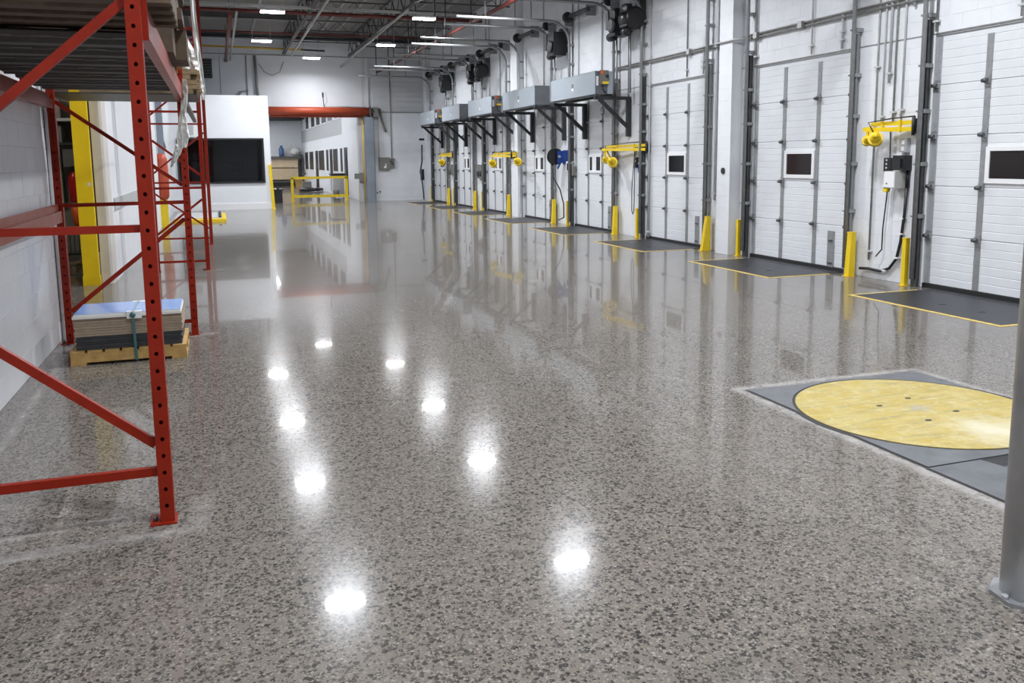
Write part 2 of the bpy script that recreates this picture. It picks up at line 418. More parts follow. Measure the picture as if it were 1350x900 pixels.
def lay_blocks(parent, plane, axis, zones, limit, m):
    todo = []
    for (y0, y1, z0, z1) in zones:
        row = 0; z = z0
        while z < z1-.03:
            h = min(.2, z1-z); y = y0
            off = .2 if row % 2 else .4
            while y < y1-.02:
                e = min(y1, (y+off)); off = .4
                if y1-e < .06: e = y1
                todo.append((y, z, round(e-y, 3), round(h, 3))); y = e
            z += .2; row += 1
    todo.sort(key=lambda t: (t[0]-0)**2 + (plane)**2 + (t[1]-1.66)**2 if t[0] > 4.2 and t[1] < .36*math.hypot(t[0], plane)+.3 else 1e9)
    rest = MB()
    for i, (y, z, l, h) in enumerate(todo):
        if i < limit:
            key = (l, h, axis, m.name)
            if key not in BM: BM[key] = block_mesh(l, h, m, axis).mesh('block', m)
            piece('block', BM[key], parent, (plane, y, z))
        else:
            b = block_mesh(l, h, m, axis); n = len(rest.v)
            rest.v += [(plane+px, y+py, z+pz) for px, py, pz in b.v]; rest.f += [tuple(n+q for q in f) for f in b.f]; rest.sm += b.sm
    if rest.v: part('block_courses', rest, m, parent, kind='stuff')
zones = [(edges[i], edges[i+1], 0, DH) for i in range(2, len(edges), 2)] + [(4.0, YF, DH, ZC)]
lay_blocks(wr, XW, '-x', zones, 250, M_WALL)
for n, (y0, y1) in enumerate(((12.47, 12.86), (23.25, 23.80), (34.3, 34.8))):
    p = part('pilaster', MB().box(8.2, XW, y0, y1, 0, ZC), M_WALL, wr)
    for z in [q*.2 for q in range(int(ZC/.2))]:
        key = ('pil', n)
        if key not in BM: BM[key] = block_mesh(y1-y0, .2, M_WALL, '-x').mesh('block', M_WALL)
        if n < 2: piece('block', BM[key], p, (8.2, y0, z))
part('header_angle', MB().box(XW-.010, XW, 4, YF, DH, DH+.013), M_CONDUITD, wr)

# ---- far wall with the roll-up doorway
wf = thing('wall_far', 'white far wall with the roll-up doorway', 'wall', (4, YF, 0), kind='structure')
part('wall_panel', MB().box(-8, 2.1, YF, YF+.3, 0, ZC), M_WALLP, wf)
part('wall_panel', MB().box(5.84, 8.6, YF, YF+.3, 0, 3.66), M_WALL, wf)
part('lintel_panel', MB().box(2.1, 5.84, YF, YF+.3, 3.5, ZC), M_WALLP, wf)
p = part('upper_siding', MB().box(5.84, 8.6, YF+.02, YF+.3, 3.66, ZC), M_UPPER, wf)
for i in range(14): part('siding_board', MB().box(6.25, XW, YF-.002, YF+.03, 3.70+i*.2, 3.70+i*.2+.192), M_UPPER, wf)
part('ledge', MB().box(6.2, XW, YF-.04, YF, 3.64, 3.67), M_CONDUITD, wf)
part('top_trim', MB().box(-8, XW, YF-.03, YF, 5.83, 5.86), M_CONDUITD, wf)
part('corner_post', MB().box(5.98, 6.08, YF-.05, YF, 3.6, 5.83), M_WHITE, wf)
part('wall_joint', MB().box(.33, .35, YF-.015, YF, 3.5, 5.8), M_CONDUITD, wf)
for i in range(11): part('course', MB().box(6.3, XW, YF-.006, YF, .15+i*.32, .15+i*.32+.312), M_WALL, wf)

# ---- left wall
wl = thing('wall_left', 'white painted block wall behind the red rack', 'wall', (-1.48, 0, 0), kind='structure')
part('mortar_face', MB().box(-1.75, -1.48, -8, 8.95, 0, ZC), M_MORTAR, wl)
lay_blocks(wl, -1.48, '+x', [(4.4, 8.95, 0, 3.4)], 190, M_WALL)
part('opening_header', MB().box(-1.75, -1.48, 8.95, 13.0, 2.75, ZC), M_WALLP, wl)
part('jamb', MB().box(-1.75, -1.425, 8.95, 9.03, 0, 2.75), M_WHITE, wl)
part('jamb_gap', MB().box(-1.49, -1.472, 8.93, 8.952, 0, 2.7), M_BLACK, wl)
part('rear_wall', MB().box(-1.75, -1.42, 13.3, 31.75, 0, ZC), M_WALLP, wl)
part('bump_rail', MB().box(-1.42, -1.40, 13.5, 17.6, 1.0, 1.17), M_GREYW, wl)
part('pier', MB().prism([(-1.585, 12.97), (-1.47, 12.97), (-1.44, 12.985), (-1.425, 13.02), (-1.42, 13.3), (-1.585, 13.3)], 0, ZC), M_OFFWHITE, wl)
part('pier_gap', MB().box(-1.60, -1.583, 12.965, 12.975, .45, 2.9), M_BLACK, wl)
solo('wall_back', MB().box(-8, 9, -8.2, -8, 0, ZC), M_WALLP, 'white wall behind the viewpoint', 'wall', kind='structure')

# ---- dim store room behind the left opening
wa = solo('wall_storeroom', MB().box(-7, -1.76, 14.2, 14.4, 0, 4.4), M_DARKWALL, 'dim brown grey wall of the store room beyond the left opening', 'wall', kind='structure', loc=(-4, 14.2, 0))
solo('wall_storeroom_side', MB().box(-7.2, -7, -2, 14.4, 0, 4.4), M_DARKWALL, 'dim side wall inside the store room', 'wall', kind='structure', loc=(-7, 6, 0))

# ---- room beyond the far doorway
solo('wall_corridor_end', MB().box(-1, 6.2, 61.6, 61.8, 0, 5), M_WALLP, 'white end wall of the room beyond the doorway', 'wall', kind='structure', loc=(3, 61.6, 0))
solo('wall_corridor_left', MB().box(-.2, 0, 36.0, 66, 0, 5), M_WALLP, 'left wall of the room beyond the doorway', 'wall', kind='structure', loc=(0, 50, 0))
solo('ceiling_corridor', MB().box(-.2, 6.2, 36.0, 66, 4.72, 4.9), M_STEELC, 'grey ceiling of the room beyond the doorway', 'ceiling', kind='structure', loc=(3, 50, 0))
t = thing('corridor_beam', 'dark pipes and beam under the ceiling at the far end of the room beyond', 'beam', (3, 61, 4.5))
part('beam_web', MB().box(0, 5.7, 60.9, 61.1, 4.45, 4.72), M_STEELC, t)
for k in range(2): part('pipe_run', MB().cyl((0, 60.2-k*1.5, 4.5), (5.7, 60.2-k*1.5, 4.5), .06, 8), M_STEELC, t)
wc = thing('wall_corridor_right', 'white partition with tall dark windows in the room beyond', 'wall', (5.75, 38, 0), kind='structure')
part('wall_panel', MB().box(5.75, 6.0, 36.0, 66, 0, 4.75), M_WALLP, wc)
part('upper_band', MB().box(5.735, 5.75, 41.6, 66, 2.94, 3.74), M_GREYW, wc)
for a, b in ((59.5, 57.5), (56.6, 54.3), (51.4, 48.7), (47.8, 46.8), (44.9, 43.1), (42.2, 41.4)):
    f = part('window_frame', MB().box(5.73, 5.75, b, a, 1.13, 2.32), M_WHITE, wc)
    part('pane', MB().box(5.72, 5.731, b+.06, a-.06, 1.17, 2.28), M_DIMPANE, f)
for a, b in ((53.2, 51.9), (46.3, 45.3), (40.9, 39.9)):
    f = part('door_leaf', MB().box(5.73, 5.75, b, a, .1, 2.30), M_BLKPL, wc)
    part('pane', MB().box(5.72, 5.731, b+.12, a-.12, .5, 2.2), M_DIMPANE, f)
for a, b in ((58.1, 56.4), (54.8, 53.0), (51.9, 50.2), (49.3, 47.3), (46.6, 44.9), (43.7, 41.9)):
    f = part('window_frame', MB().box(5.73, 5.75, b, a, 3.72, 4.70), M_WHITE, wc)
    part('pane', MB().box(5.72, 5.731, b+.06, a-.06, 3.77, 4.68), M_DIMPANE, f)

# ---- office enclosure
of = thing('wall_office', 'white office partition with a wide dark window', 'wall', (0, 31.75, 0), kind='structure')
part('partition', MB().box(-1.42, 1.85, 31.75, 31.85, 0, .93).box(-1.42, 1.85, 31.75, 31.85, 2.5, 3.98).box(-1.42, -1.25, 31.75, 31.85, .93, 2.5).box(1.64, 1.85, 31.75, 31.85, .93, 2.5), M_WALLP, of)
part('side_partition', MB().box(1.75, 1.85, 31.85, 35.69, 0, 3.98), M_WALLP, of)
part('office_roof', MB().box(-1.42, 1.85, 31.85, 35.69, 3.88, 3.98), M_WALLP, of)
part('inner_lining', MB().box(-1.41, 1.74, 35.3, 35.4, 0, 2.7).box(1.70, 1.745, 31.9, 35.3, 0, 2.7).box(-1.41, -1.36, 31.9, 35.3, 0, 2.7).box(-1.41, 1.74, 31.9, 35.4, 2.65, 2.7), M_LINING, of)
od = thing('office_desk', 'dark desk seen dimly through the office window', 'desk', (.6, 34, 0))
part('desk_top', MB().box(-.2, 1.5, 33.6, 34.4, 1.10, 1.15), M_GREYW, od); part('desk_side', MB().box(-.2, -.15, 33.6, 34.4, 0, 1.10), M_DKGREY, od); part('desk_side', MB().box(1.45, 1.5, 33.6, 34.4, 0, 1.10), M_DKGREY, od)
oc = thing('office_cabinet', 'dim cabinet standing left inside the office window', 'cabinet', (-.5, 34.6, 0))
part('cabinet_body', MB().box(-.9, -.25, 34.4, 35.1, 0, 1.75), M_DKGREY, oc); part('cabinet_door', MB().box(-.88, -.27, 34.38, 34.4, .1, 1.7), M_GREYW, oc)
ow = thing('office_monitor', 'dim monitor on the desk inside the office', 'monitor', (.7, 34, 1.15)); part('screen', MB().box(.4, 1.0, 34.0, 34.04, 1.3, 1.65), M_BLKPL, ow); part('stand', MB().box(.66, .74, 33.98, 34.06, 1.15, 1.3), M_GREYBOX, ow)
part('skirting', MB().box(-1.42, 1.85, 31.73, 31.75, 0, .22), M_WHITE, of)
wn = part('window_frame', MB().box(-1.25, 1.64, 31.70, 31.76, .93, .99).box(-1.25, 1.64, 31.70, 31.76, 2.44, 2.50).box(-1.25, -1.19, 31.70, 31.76, .99, 2.44).box(1.58, 1.64, 31.70, 31.76, .99, 2.44), M_BLKPL, of)
part('pane', MB().box(-1.19, 1.58, 31.735, 31.741, .99, 2.44), M_SEE, wn)
part('window_reveal', MB().box(1.66, 1.68, 31.735, 31.75, .93, 2.5), M_WHITE, of)

# ================================================================== CEILING LIGHTS
def high_bay(x, y, label, k_w=1.0):
    z = 5.55
    t = thing('high_bay_light', label, 'ceiling light', (x, y, z), 'LED high bay lights')
    mb = MB().box(x-.31, x+.31, y-.12, y+.12, z+.015, z+.06).box(x-.20, x+.20, y-.07, y+.07, z+.06, z+.10)
    part('housing', mb, M_WHITE, t)
    for k in (-1, 1): part('diffuser', MB().box(x-.30, x+.30, y+k*.068-.028, y+k*.068+.028, z-.02, z+.015), M_LED, t)
    for k in (-1, 1):
        ld = bpy.data.lights.new('led_bar', 'AREA'); ld.shape = 'RECTANGLE'; ld.size = .6; ld.size_y = .056
        ld.energy = LAMP_WATTS*k_w; ld.color = LAMP_COLOR; ld.spread = LAMP_SPREAD
        lo = bpy.data.objects.new('led_bar', ld); COL.objects.link(lo); lo.parent = t; lo.location = (0, k*.068, -.024)
    for s in (-1, 1): part('hanger', MB().cyl((x+s*.28, y, z+.06), (x+s*.28, y, ZC), .006, 6), M_GALVL, t)
rown = {29.5: 'farthest', 23.8: 'second farthest', 18.9: 'third farthest', 13.35: 'fourth farthest', 7.9: 'fifth farthest', 2.5: 'sixth farthest', -2.9: 'nearest'}
for y, w_ in rown.items():
    high_bay(1.62, y, f'white LED high bay light, {w_} of the row on the rack side')
    high_bay(5.68, y, f'white LED high bay light, {w_} of the row on the dock side')
high_bay(3.65, 33.8, 'white LED high bay light alone before the far wall above the doorway', .58)
for y, w_ in ((41, 'nearest'), (48.5, 'middle'), (56, 'farthest')):  # three unseen fill lights added to brighten the room beyond the doorway
    t = thing('far_room_fill_light', f'unseen fill light added in the room beyond the doorway, the {w_} one', 'ceiling light', (2.6, y, 4.7))
    part('housing', MB().box(2.2, 2.9, y-3.2, y+3.2, 4.66, 4.72), M_WHITE, t); part('diffuser', MB().box(2.25, 2.85, y-3.15, y+3.15, 4.645, 4.66), M_FILLFAR, t)

t = thing('store_fill_light', 'unseen fill light added on the ceiling of the dim store room', 'ceiling light', (-3.2, 11.5, 4.3)); part('housing', MB().box(-3.5, -2.9, 11.0, 12.0, 4.27, 4.33), M_WHITE, t); part('diffuser', MB().box(-3.45, -2.95, 11.05, 11.95, 4.255, 4.27), M_FILLSTORE, t)  # added fill light, lifts the otherwise dark store room
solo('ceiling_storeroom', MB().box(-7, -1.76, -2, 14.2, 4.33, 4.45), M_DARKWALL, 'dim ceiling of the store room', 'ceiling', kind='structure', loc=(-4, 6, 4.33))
# ================================================================== ROOF STEEL AND PIPES
def truss(x, label):
    t = thing('roof_truss', label, 'truss', (x, 14, 5.9))
    part('bottom_chord', MB().box(x-.05, x-.01, -6, YF, 5.88, 5.95).box(x+.01, x+.05, -6, YF, 5.88, 5.95), M_STEELC, t)
    part('top_chord', MB().box(x-.06, x+.06, -6, YF, 6.46, ZC), M_STEELC, t)
    a = MB().bar((0, 0, 0), (0, .55, .52), .03, .03).mesh('web_bar', M_STEELC)
    b = MB().bar((0, 0, .52), (0, .55, 0), .03, .03).mesh('web_bar', M_STEELC)
    for k in range(29): piece('web_bar', a, t, (x, 4+1.1*k, 5.93)); piece('web_bar', b, t, (x, 4+1.1*k+.55, 5.93))
truss(2.78, 'long open-web roof girder, the one nearer the rack')
truss(5.35, 'long open-web roof girder, the one nearer the dock doors')
def joist(y, x0, x1, label):
    t = thing('bar_joist', label, 'joist', ((x0+x1)/2, y, 6.1), 'cross joists under the roof')
    part('bottom_chord', MB().box(x0, x1, y-.02, y+.02, 6.08, 6.12), M_STEELC, t)
    part('top_chord', MB().box(x0, x1, y-.03, y+.03, 6.42, 6.46), M_STEELC, t)
    mb = MB(); n = int((x1-x0)/.35)
    for k in range(n):
        xa = x0+(x1-x0)*k/n; xb = x0+(x1-x0)*(k+1)/n; z0, z1 = (6.10, 6.44) if k % 2 else (6.44, 6.10)
        mb.tube([(xa, y, z0), (xb, y, z1)], .010, 5)
    part('web', mb, M_STEELC, t)
for n, y in enumerate((17.5, 21.0, 24.4, 27.8, 31.2, 34.2)):
    joist(y, 5.42, XW, f'thin open-web cross joist under the roof on the dock side, {("nearest", "second", "third", "fourth", "fifth", "farthest")[n]} of six')
for n, y in enumerate((26.9, 30.6, 33.4)):
    joist(y, 2.84, 5.3, ('thin cross joist between the two roof girders, the nearest of three', 'thin cross joist between the two roof girders, the middle of three', 'thin cross joist between the two roof girders, the farthest of three')[n])
for n, y in enumerate((22.2, 28.6)):
    t = thing('cross_beam', ('dark I-beam crossing under the roof, the nearer one', 'dark I-beam crossing under the roof, the farther one')[n], 'beam', (.5, y, 6.2))
    part('flange', MB().box(-1.6, 2.7, y-.06, y+.06, 6.10, 6.12), M_STEELC, t); part('flange', MB().box(-1.6, 2.7, y-.06, y+.06, 6.3, 6.32), M_STEELC, t)
    part('web', MB().box(-1.6, 2.7, y-.01, y+.01, 6.12, 6.3), M_STEELC, t)
def pipe(name, pts, r, m, label, cat='pipe', group=None, n=8):
    c = Vector(pts[0]).lerp(Vector(pts[-1]), .5)
    return solo(name, MB().tube(pts, r, n), m, label, cat, group, loc=tuple(c))
pipe('sprinkler_pipe', [(-1.4, 25.9, 5.90), (8.0, 25.9, 5.90)], .055, M_REDPIPE, 'red sprinkler branch pipe crossing the roof above the second lamps', n=10)
pipe('strut_channel', [(-1.4, 25.0, 5.90), (8.3, 25.0, 5.90)], .05, M_STEELL, 'pale steel channel crossing the roof just before the red pipe', 'channel', n=4)
pipe('sprinkler_pipe', [(-1.4, 30.2, 5.92), (7.0, 30.2, 5.92)], .035, M_REDPIPE, 'red sprinkler branch pipe crossing the roof farther back', n=10)
pipe('sprinkler_main', [(.58, 24.4, 5.57), (.58, 35.6, 5.57)], .055, M_REDPIPE, 'purplish red sprinkler main running lengthwise to the far wall', n=12)
sm_ = bpy.data.objects['sprinkler_main']; part('collar', MB().cyl((.58, 35.2, 5.57), (.58, 35.45, 5.57), .075, 12), M_DKSTEEL, sm_)
for yy in (25.6, 29.0, 33.0): part('hanger', MB().cyl((.58, yy, 5.6), (.58, yy, ZC), .010, 6), M_DKSTEEL, sm_)
pipe('conduit', [(.74, 24.4, 5.60), (.74, 35.6, 5.60)], .035, M_STEELL, 'pale conduit running lengthwise beside the sprinkler main', 'conduit')
for yy in (26.4, 31.0): part('hanger', MB().cyl((.74, yy, 5.6), (.74, yy, ZC), .008, 6), M_DKSTEEL, bpy.data.objects['conduit'])
pipe('sprinkler_main', [(6.78, 8, 5.28), (6.5, 35.6, 5.28)], .048, M_REDPIPE, 'orange red sprinkler main running lengthwise above the door rails', n=10)
for n, x in enumerate((6.72, 6.6)):
    for yy in (20.2, 30.1):
        solo('pipe_hanger', MB().cyl((x, yy, 5.3), (x, yy, ZC), .012, 6), M_DKSTEEL, f'thin hanger rod of the orange red main at {"its near half" if yy < 25 else "its far half"}, {"outer" if n else "inner"} rod', 'hanger', loc=(x, yy, 5.9))
pipe('black_pipe', [(-1.4, 32.2, 6.05), (8.3, 32.2, 6.05)], .06, M_BLKMET, 'black pipe crossing under the roof before the far wall, lower one')
pipe('black_pipe', [(-1.4, 32.6, 6.22), (8.3, 32.6, 6.22)], .05, M_BLKMET, 'black pipe crossing under the roof before the far wall, upper one')
pipe('gas_pipe', [(-1.4, 35.0, 6.06), (3.4, 35.0, 6.0)], .035, M_GASPIPE, 'yellow gas pipe along the top of the far wall')
pipe('black_pipe', [(3.4, 35.0, 6.0), (4.3, 35.0, 5.98)], .035, M_BLKMET, 'short dark end of the yellow gas pipe')
pipe('brace_pipe', [(5.33, 24.2, 5.86), (5.0, 35.68, 5.45)], .035, M_STEELL, 'pale sloping pipe running back towards the far wall under the girder')
pipe('angle_strut', [(2.95, 22.2, 5.78), (3.05, 35.3, 5.82)], .04, M_STEELL, 'pale angle running lengthwise beside the girder nearer the rack', 'strut', n=4)
pipe('drop_pipe', [(-.35, 34.0, 6.55), (-.35, 34.0, 5.35)], .05, M_BLKMET, 'black drop pipe hanging near the far left corner of the roof')
t = thing('wall_vent', 'dark louvred vent high on the far wall by the rack', 'vent', (-.14, YF, 5.2))
part('vent_frame', MB().box(-.42, .06, YF-.05, YF, 4.9, 5.62), M_BLKMET, t)
for k in range(6): part('louvre', MB().box(-.40, .04, YF-.07, YF-.05, 4.95+k*.11, 4.99+k*.11), M_DKSTEEL, t)
pipe('downpipe', [(1.72, YF-.06, 3.98), (1.66, YF-.06, 5.8)], .055, M_CONDUITD, 'grey vertical pipe on the far wall left of the doorway')
pipe('conduit', [(1.33, YF-.03, 4.2), (1.33, YF-.03, 5.8)], .02, M_CONDUITD, 'thin conduit with a cable bundle on the far wall above the office', 'conduit')
cb = MB()
for k in range(3): cb.tube([(1.33+.02*k, YF-.06, 4.45), (1.1-.05*k, YF-.08, 4.40), (.98-.04*k, YF-.08, 4.22), (1.02, YF-.08, 4.05+.03*k), (1.3, YF-.08, 4.0)], .018, 6)
solo('cable_bundle', cb, M_CONDUITD, 'loose grey cable bundle on the far wall just above the office', 'cable', loc=(1.2, YF-.07, 4.0))
pipe('sagging_cable', [(1.8, YF-.03, 5.5), (2.0, YF-.03, 5.2), (2.3, YF-.03, 5.05), (2.6, YF-.03, 5.2), (2.75, YF-.03, 5.6)], .012, M_CONDUITD, 'thin cable sagging in a loop under the roof at the far wall', 'cable')
t = thing('wall_antenna', 'black microphone-like sensor with wires above the roll-up door', 'sensor', (4.27, YF-.05, 3.84))
part('stem', MB().cyl((4.27, YF-.05, 3.8), (4.24, YF-.05, 4.25), .012, 6), M_BLKPL, t); part('sensor_head', MB().cyl((4.24, YF-.05, 4.25), (4.235, YF-.05, 4.42), .03, 8), M_BLKPL, t)
part('wire', MB().tube([(4.27, YF-.04, 3.85), (4.4, YF-.03, 4.1), (4.36, YF-.03, 4.4)], .006, 5).tube([(4.3, YF-.03, 3.86), (5.2, YF-.03, 3.88), (6.0, YF-.03, 3.86)], .008, 5), M_CONDUITD, t)

# ================================================================== DOCK DOORS
ORD = {'H': 'nearest', 'G': 'second nearest', 'F': 'third nearest', 'E': 'fourth nearest', 'D': 'fourth farthest', 'C': 'third farthest', 'B': 'second farthest', 'A': 'farthest'}
SH = (DH-.05)/5
def section_mesh():
    """one door section: a panel with horizontal grooves pressed into its face"""
    prof = []; n = 6; p = SH/n
    for k in range(n):
        z0 = k*p
        prof += [(.004, z0+.0015), (0, z0+.006), (0, z0+p-.006), (.004, z0+p-.0015)]
        if k == 0: prof[0] = (.012, .0); prof[1] = (0, .010)
        if k == n-1: prof[-1] = (.012, SH-.001); prof[-2] = (0, SH-.010)
    mb = MB()
    for (xa, za), (xb, zb) in zip(prof, prof[1:]): mb.quad((xa, HW-.005, za), (xa, -HW+.005, za), (xb, -HW+.005, zb), (xb, HW-.005, zb))
    mb.quad((.012, -HW+.005, 0), (.012, HW-.005, 0), (.05, HW-.005, 0), (.05, -HW+.005, 0))
    mb.quad((.012, HW-.005, SH), (.012, -HW+.005, SH), (.05, -HW+.005, SH), (.05, HW-.005, SH))
    return mb
ME_SEC = section_mesh().mesh('section', M_DOOR)
def hinge_mesh():
    mb = MB().box(-.010, 0, -.036, .036, -.075, .06).prism([(-.045, -.020), (-.010, -.036), (-.010, .036), (-.045, .020)], -.032, .030)
    nf = len(mb.f); mb.cyl((-.046, -.03, -.004), (-.046, .042, -.004), .024, 8)
    me = mb.mesh('hinge', M_GALV); me.materials.append(M_DKSTEEL)
    for p in me.polygons:
        if p.index >= nf or 6 <= p.index < 8: p.material_index = 1
    return me
ME_HINGE = hinge_mesh()
XD = 8.425
def dock_door(kk):
    yc = DOORS[kk]
    n = 'HGFEDCBA'.index(kk)+1
    lab = {'H': 'white ribbed sectional dock door with a dark window, cut off by the photo edge behind the steel post',
           'G': 'white ribbed sectional dock door between the white pier and the wall controls, reddish window'}.get(kk, f'white ribbed sectional dock door, the {ORD[kk]} of the eight in the row')
    t = thing(f'door_{n}', lab, 'dock door', (XD, yc, 0), kind='structure')
    for k in range(5): piece('section', ME_SEC, t, (XD, yc, .05+k*SH))
    part('bottom_seal', MB().box(XD-.03, XD+.04, yc-HW, yc+HW, 0, .055), M_BLACK, t)
    for dy in (-.40, .40): part('stile', MB().box(XD-.006, XD+.001, yc+dy-.042, yc+dy+.042, .06, 3.03), M_GALV, t)
    for dy in (-HW+.05, HW-.05): part('end_stile', MB().box(XD-.006, XD+.001, yc+dy-.045, yc+dy+.045, .06, 3.10), M_GALVL, t)
    for k in range(1, 5):
        for dy in (-HW+.05, -.40, .40, HW-.05): piece('hinge', ME_HINGE, t, (XD-.006, yc+dy, .05+k*SH))
    w = .30; z0, z1 = 1.385, 1.70
    f = part('window_frame', MB().box(XD-.022, XD, yc-w-.055, yc+w+.055, z0-.055, z0).box(XD-.022, XD, yc-w-.055, yc+w+.055, z1, z1+.05).box(XD-.022, XD, yc-w-.055, yc-w, z0, z1).box(XD-.022, XD, yc+w, yc+w+.055, z0, z1), M_WHITE, t)
    part('pane', MB().box(XD-.008, XD-.001, yc-w, yc+w, z0, z1), M_GLASSR if kk in 'GH' else M_GLASS, f)
    if kk in 'EDCB': part('centre_bar', MB().box(XD-.016, XD-.006, yc-.06, yc+.16, z0, z1), M_WHITE, f)
    if kk != 'A' : pass
    pl = part('lift_plate', MB().box(XD-.012, XD, yc-.85, yc-.71, .03, .58), M_GALV, t)
    part('lift_grip', MB().box(XD-.03, XD-.012, yc-.82, yc-.74, .43, .45).box(XD-.03, XD-.012, yc-.82, yc-.74, .1, .12), M_DKSTEEL, pl)
    part('top_seal', MB().box(XD-.02, XD, yc-HW, yc+HW, DH-.02, DH), M_GALVL, t)
for kk in 'HGFEDCBA': dock_door(kk)

def track(kk):
    yc = DOORS[kk]; t = thing('door_track', f'galvanised lift track with torsion shaft over the {ORD[kk]} dock door', 'door track', (8.3, yc, 0), 'lift tracks of the dock doors')
    for s in (-1, 1):
        y = yc+s*(HW+.06)
        pts = [(8.28, y, .1), (8.28, y, 4.45)] + [(8.28-.5*(1-math.cos(a)), y, 4.45+.5*math.sin(a)) for a in [math.pi/2*q/8 for q in range(1, 9)]] + [(5.45, y, 4.96)]
        mb = MB()
        mb.tube(pts, .034, 6)
        part('track', mb, M_GALV, t)
        part('wall_angle', MB().box(8.325, XW, y-.006, y+.006, 0, 3.3).box(8.313, 8.325, y-.045, y+.045, 0, 3.3), M_GALV if s < 0 else M_DKSTEEL, t)
        for z in (.9, 1.55, 2.2, 2.75, 3.35, 3.95, 4.4):
            part('bracket', MB().box(8.29, XW, y-.05, y+.05, z-.025, z+.025).cyl((8.235, y+.02, z), (8.29, y+.02, z), .014, 6), M_GALV, t)
        for xx in (6.15, 7.3): part('hanger_rod', MB().box(xx-.015, xx+.015, y-.01, y+.01, 4.96, ZC), M_BLKMET if xx < 7 else M_CONDUITD, t)
    part('shaft', MB().cyl((8.2, yc-HW-.5, 5.04), (8.2, yc+HW+.1, 5.04), .016, 8), M_DKSTEEL, t)
    part('torsion_spring', MB().cyl((8.2, yc-.1, 5.04), (8.2, yc+.95, 5.04), .055, 10), M_DKSTEEL, t)
    for s in (-1, 1): part('cable_drum', MB().lathe((8.2, yc+s*(HW-.02)-.05, 5.04), (0, 1, 0), [(0, .085), (.02, .13), (.09, .12), (.11, .08)], 16), M_BLKMET, t)
    for (xa, ya, za, zb) in ((8.15, yc-.05, 4.9, 5.2), (8.18, yc+HW+.08, 4.85, 5.15), (8.18, yc-HW-.1, 4.85, 5.15)):
        part('shaft_plate', MB().box(xa, XW, ya, ya+.01, za, zb), M_GALV, t)
for kk in 'HGFEDCBA': track(kk)
def guard(kk, s):
    yc = DOORS[kk]
    y = yc + s*(HW+.185)
    side = 'right' if s < 0 else 'left'
    t = thing('track_guard', f'yellow steel track guard on the {side} side of the {ORD[kk]} dock door', 'guard post', (8.25, y, 0), 'yellow track guards by the dock doors')
    w = .043 if s < 0 else .03
    lean = .09 if (s < 0 and kk == 'F') else (.03 if s < 0 else 0)
    xo = 8.245 if s < 0 else 8.255
    mb = MB()
    a = [(xo-lean, y-w), (xo-lean, y+w), (8.32, y+w), (8.32, y-w)]
    b = [(xo, y-w), (xo, y+w), (8.32, y+w), (8.32, y-w)]
    i = len(mb.v); mb.v += [(*q, 0) for q in a] + [(*q, .61) for q in b]
    for f in ((0,1,5,4),(1,2,6,5),(2,3,7,6),(3,0,4,7),(4,5,6,7)): mb.f.append(tuple(reversed([i+q for q in f]))); mb.sm.append(False)
    part('guard_shell', mb, M_YEL, t)
    part('top_lip', MB().box(xo-.004, 8.325, y-w-.004, y+w+.004, .60, .615), M_YEL, t)
    part('anchor_plate', MB().box(xo-.03-lean, 8.33, y-w-.012, y+w+.012, 0, .008), M_YEL, t)
for kk in 'HGFEDCBA':
    for s in (-1, 1): guard(kk, s)

def leveler(kk):
    yc = DOORS[kk]-.05
    t = thing('dock_leveler', f'dark tread-plate dock leveler with yellow edge before the {ORD[kk]} dock door', 'dock leveler', (7.8, yc, 0), 'dock leveler plates set in the floor')
    x0, x1, y0, y1 = 7.16, 8.40, yc-1.02, yc+1.02
    part('deck_plate', MB().box(x0, x1-.18, y0, y1, 0, .006), M_PLATE, t)
    part('lip_plate', MB().box(x1-.165, x1, y0, y1, 0, .007), M_PLATE, t)
    part('hinge_gap', MB().box(x1-.18, x1-.165, y0, y1, 0, .003), M_BLACK, t)
    part('yellow_edge', MB().box(x0-.055, x0, y0-.05, y1+.05, 0, .004), M_YELLINE, t)
    part('yellow_edge', MB().box(x0, x1-.25, y0-.05, y0, 0, .004), M_YELLINE, t)
    part('yellow_edge', MB().box(x0, x1-.25, y1, y1+.05, 0, .004), M_YELLINE, t)
    for dy in (-.42, .1): part('lift_hole', MB().prism([(x0+.42+.05*math.cos(a), yc+dy+.028*math.sin(a)) for a in [math.pi*q/5 for q in range(10)]], .006, .0075), M_BLACK, t)
    part('tread_bars', tread(x0, x1, y0, y1), M_PLATE, t, kind='stuff')
def tread(x0, x1, y0, y1):
    mb = MB(); d = .02
    for i in range(int((x1-.2-x0)/.05)):
        for j in range(int((y1-y0)/.05)):
            cx, cy = x0+.03+i*.05, y0+.03+j*.05; s = .014 if (i+j) % 2 else -.014
            mb.quad((cx-.014-.003, cy-s, .0085), (cx+.014-.003, cy+s, .0085), (cx+.014+.003, cy+s, .0085), (cx-.014+.003, cy-s, .0085))
    return mb
for kk in 'HGFEDCBA': leveler(kk)

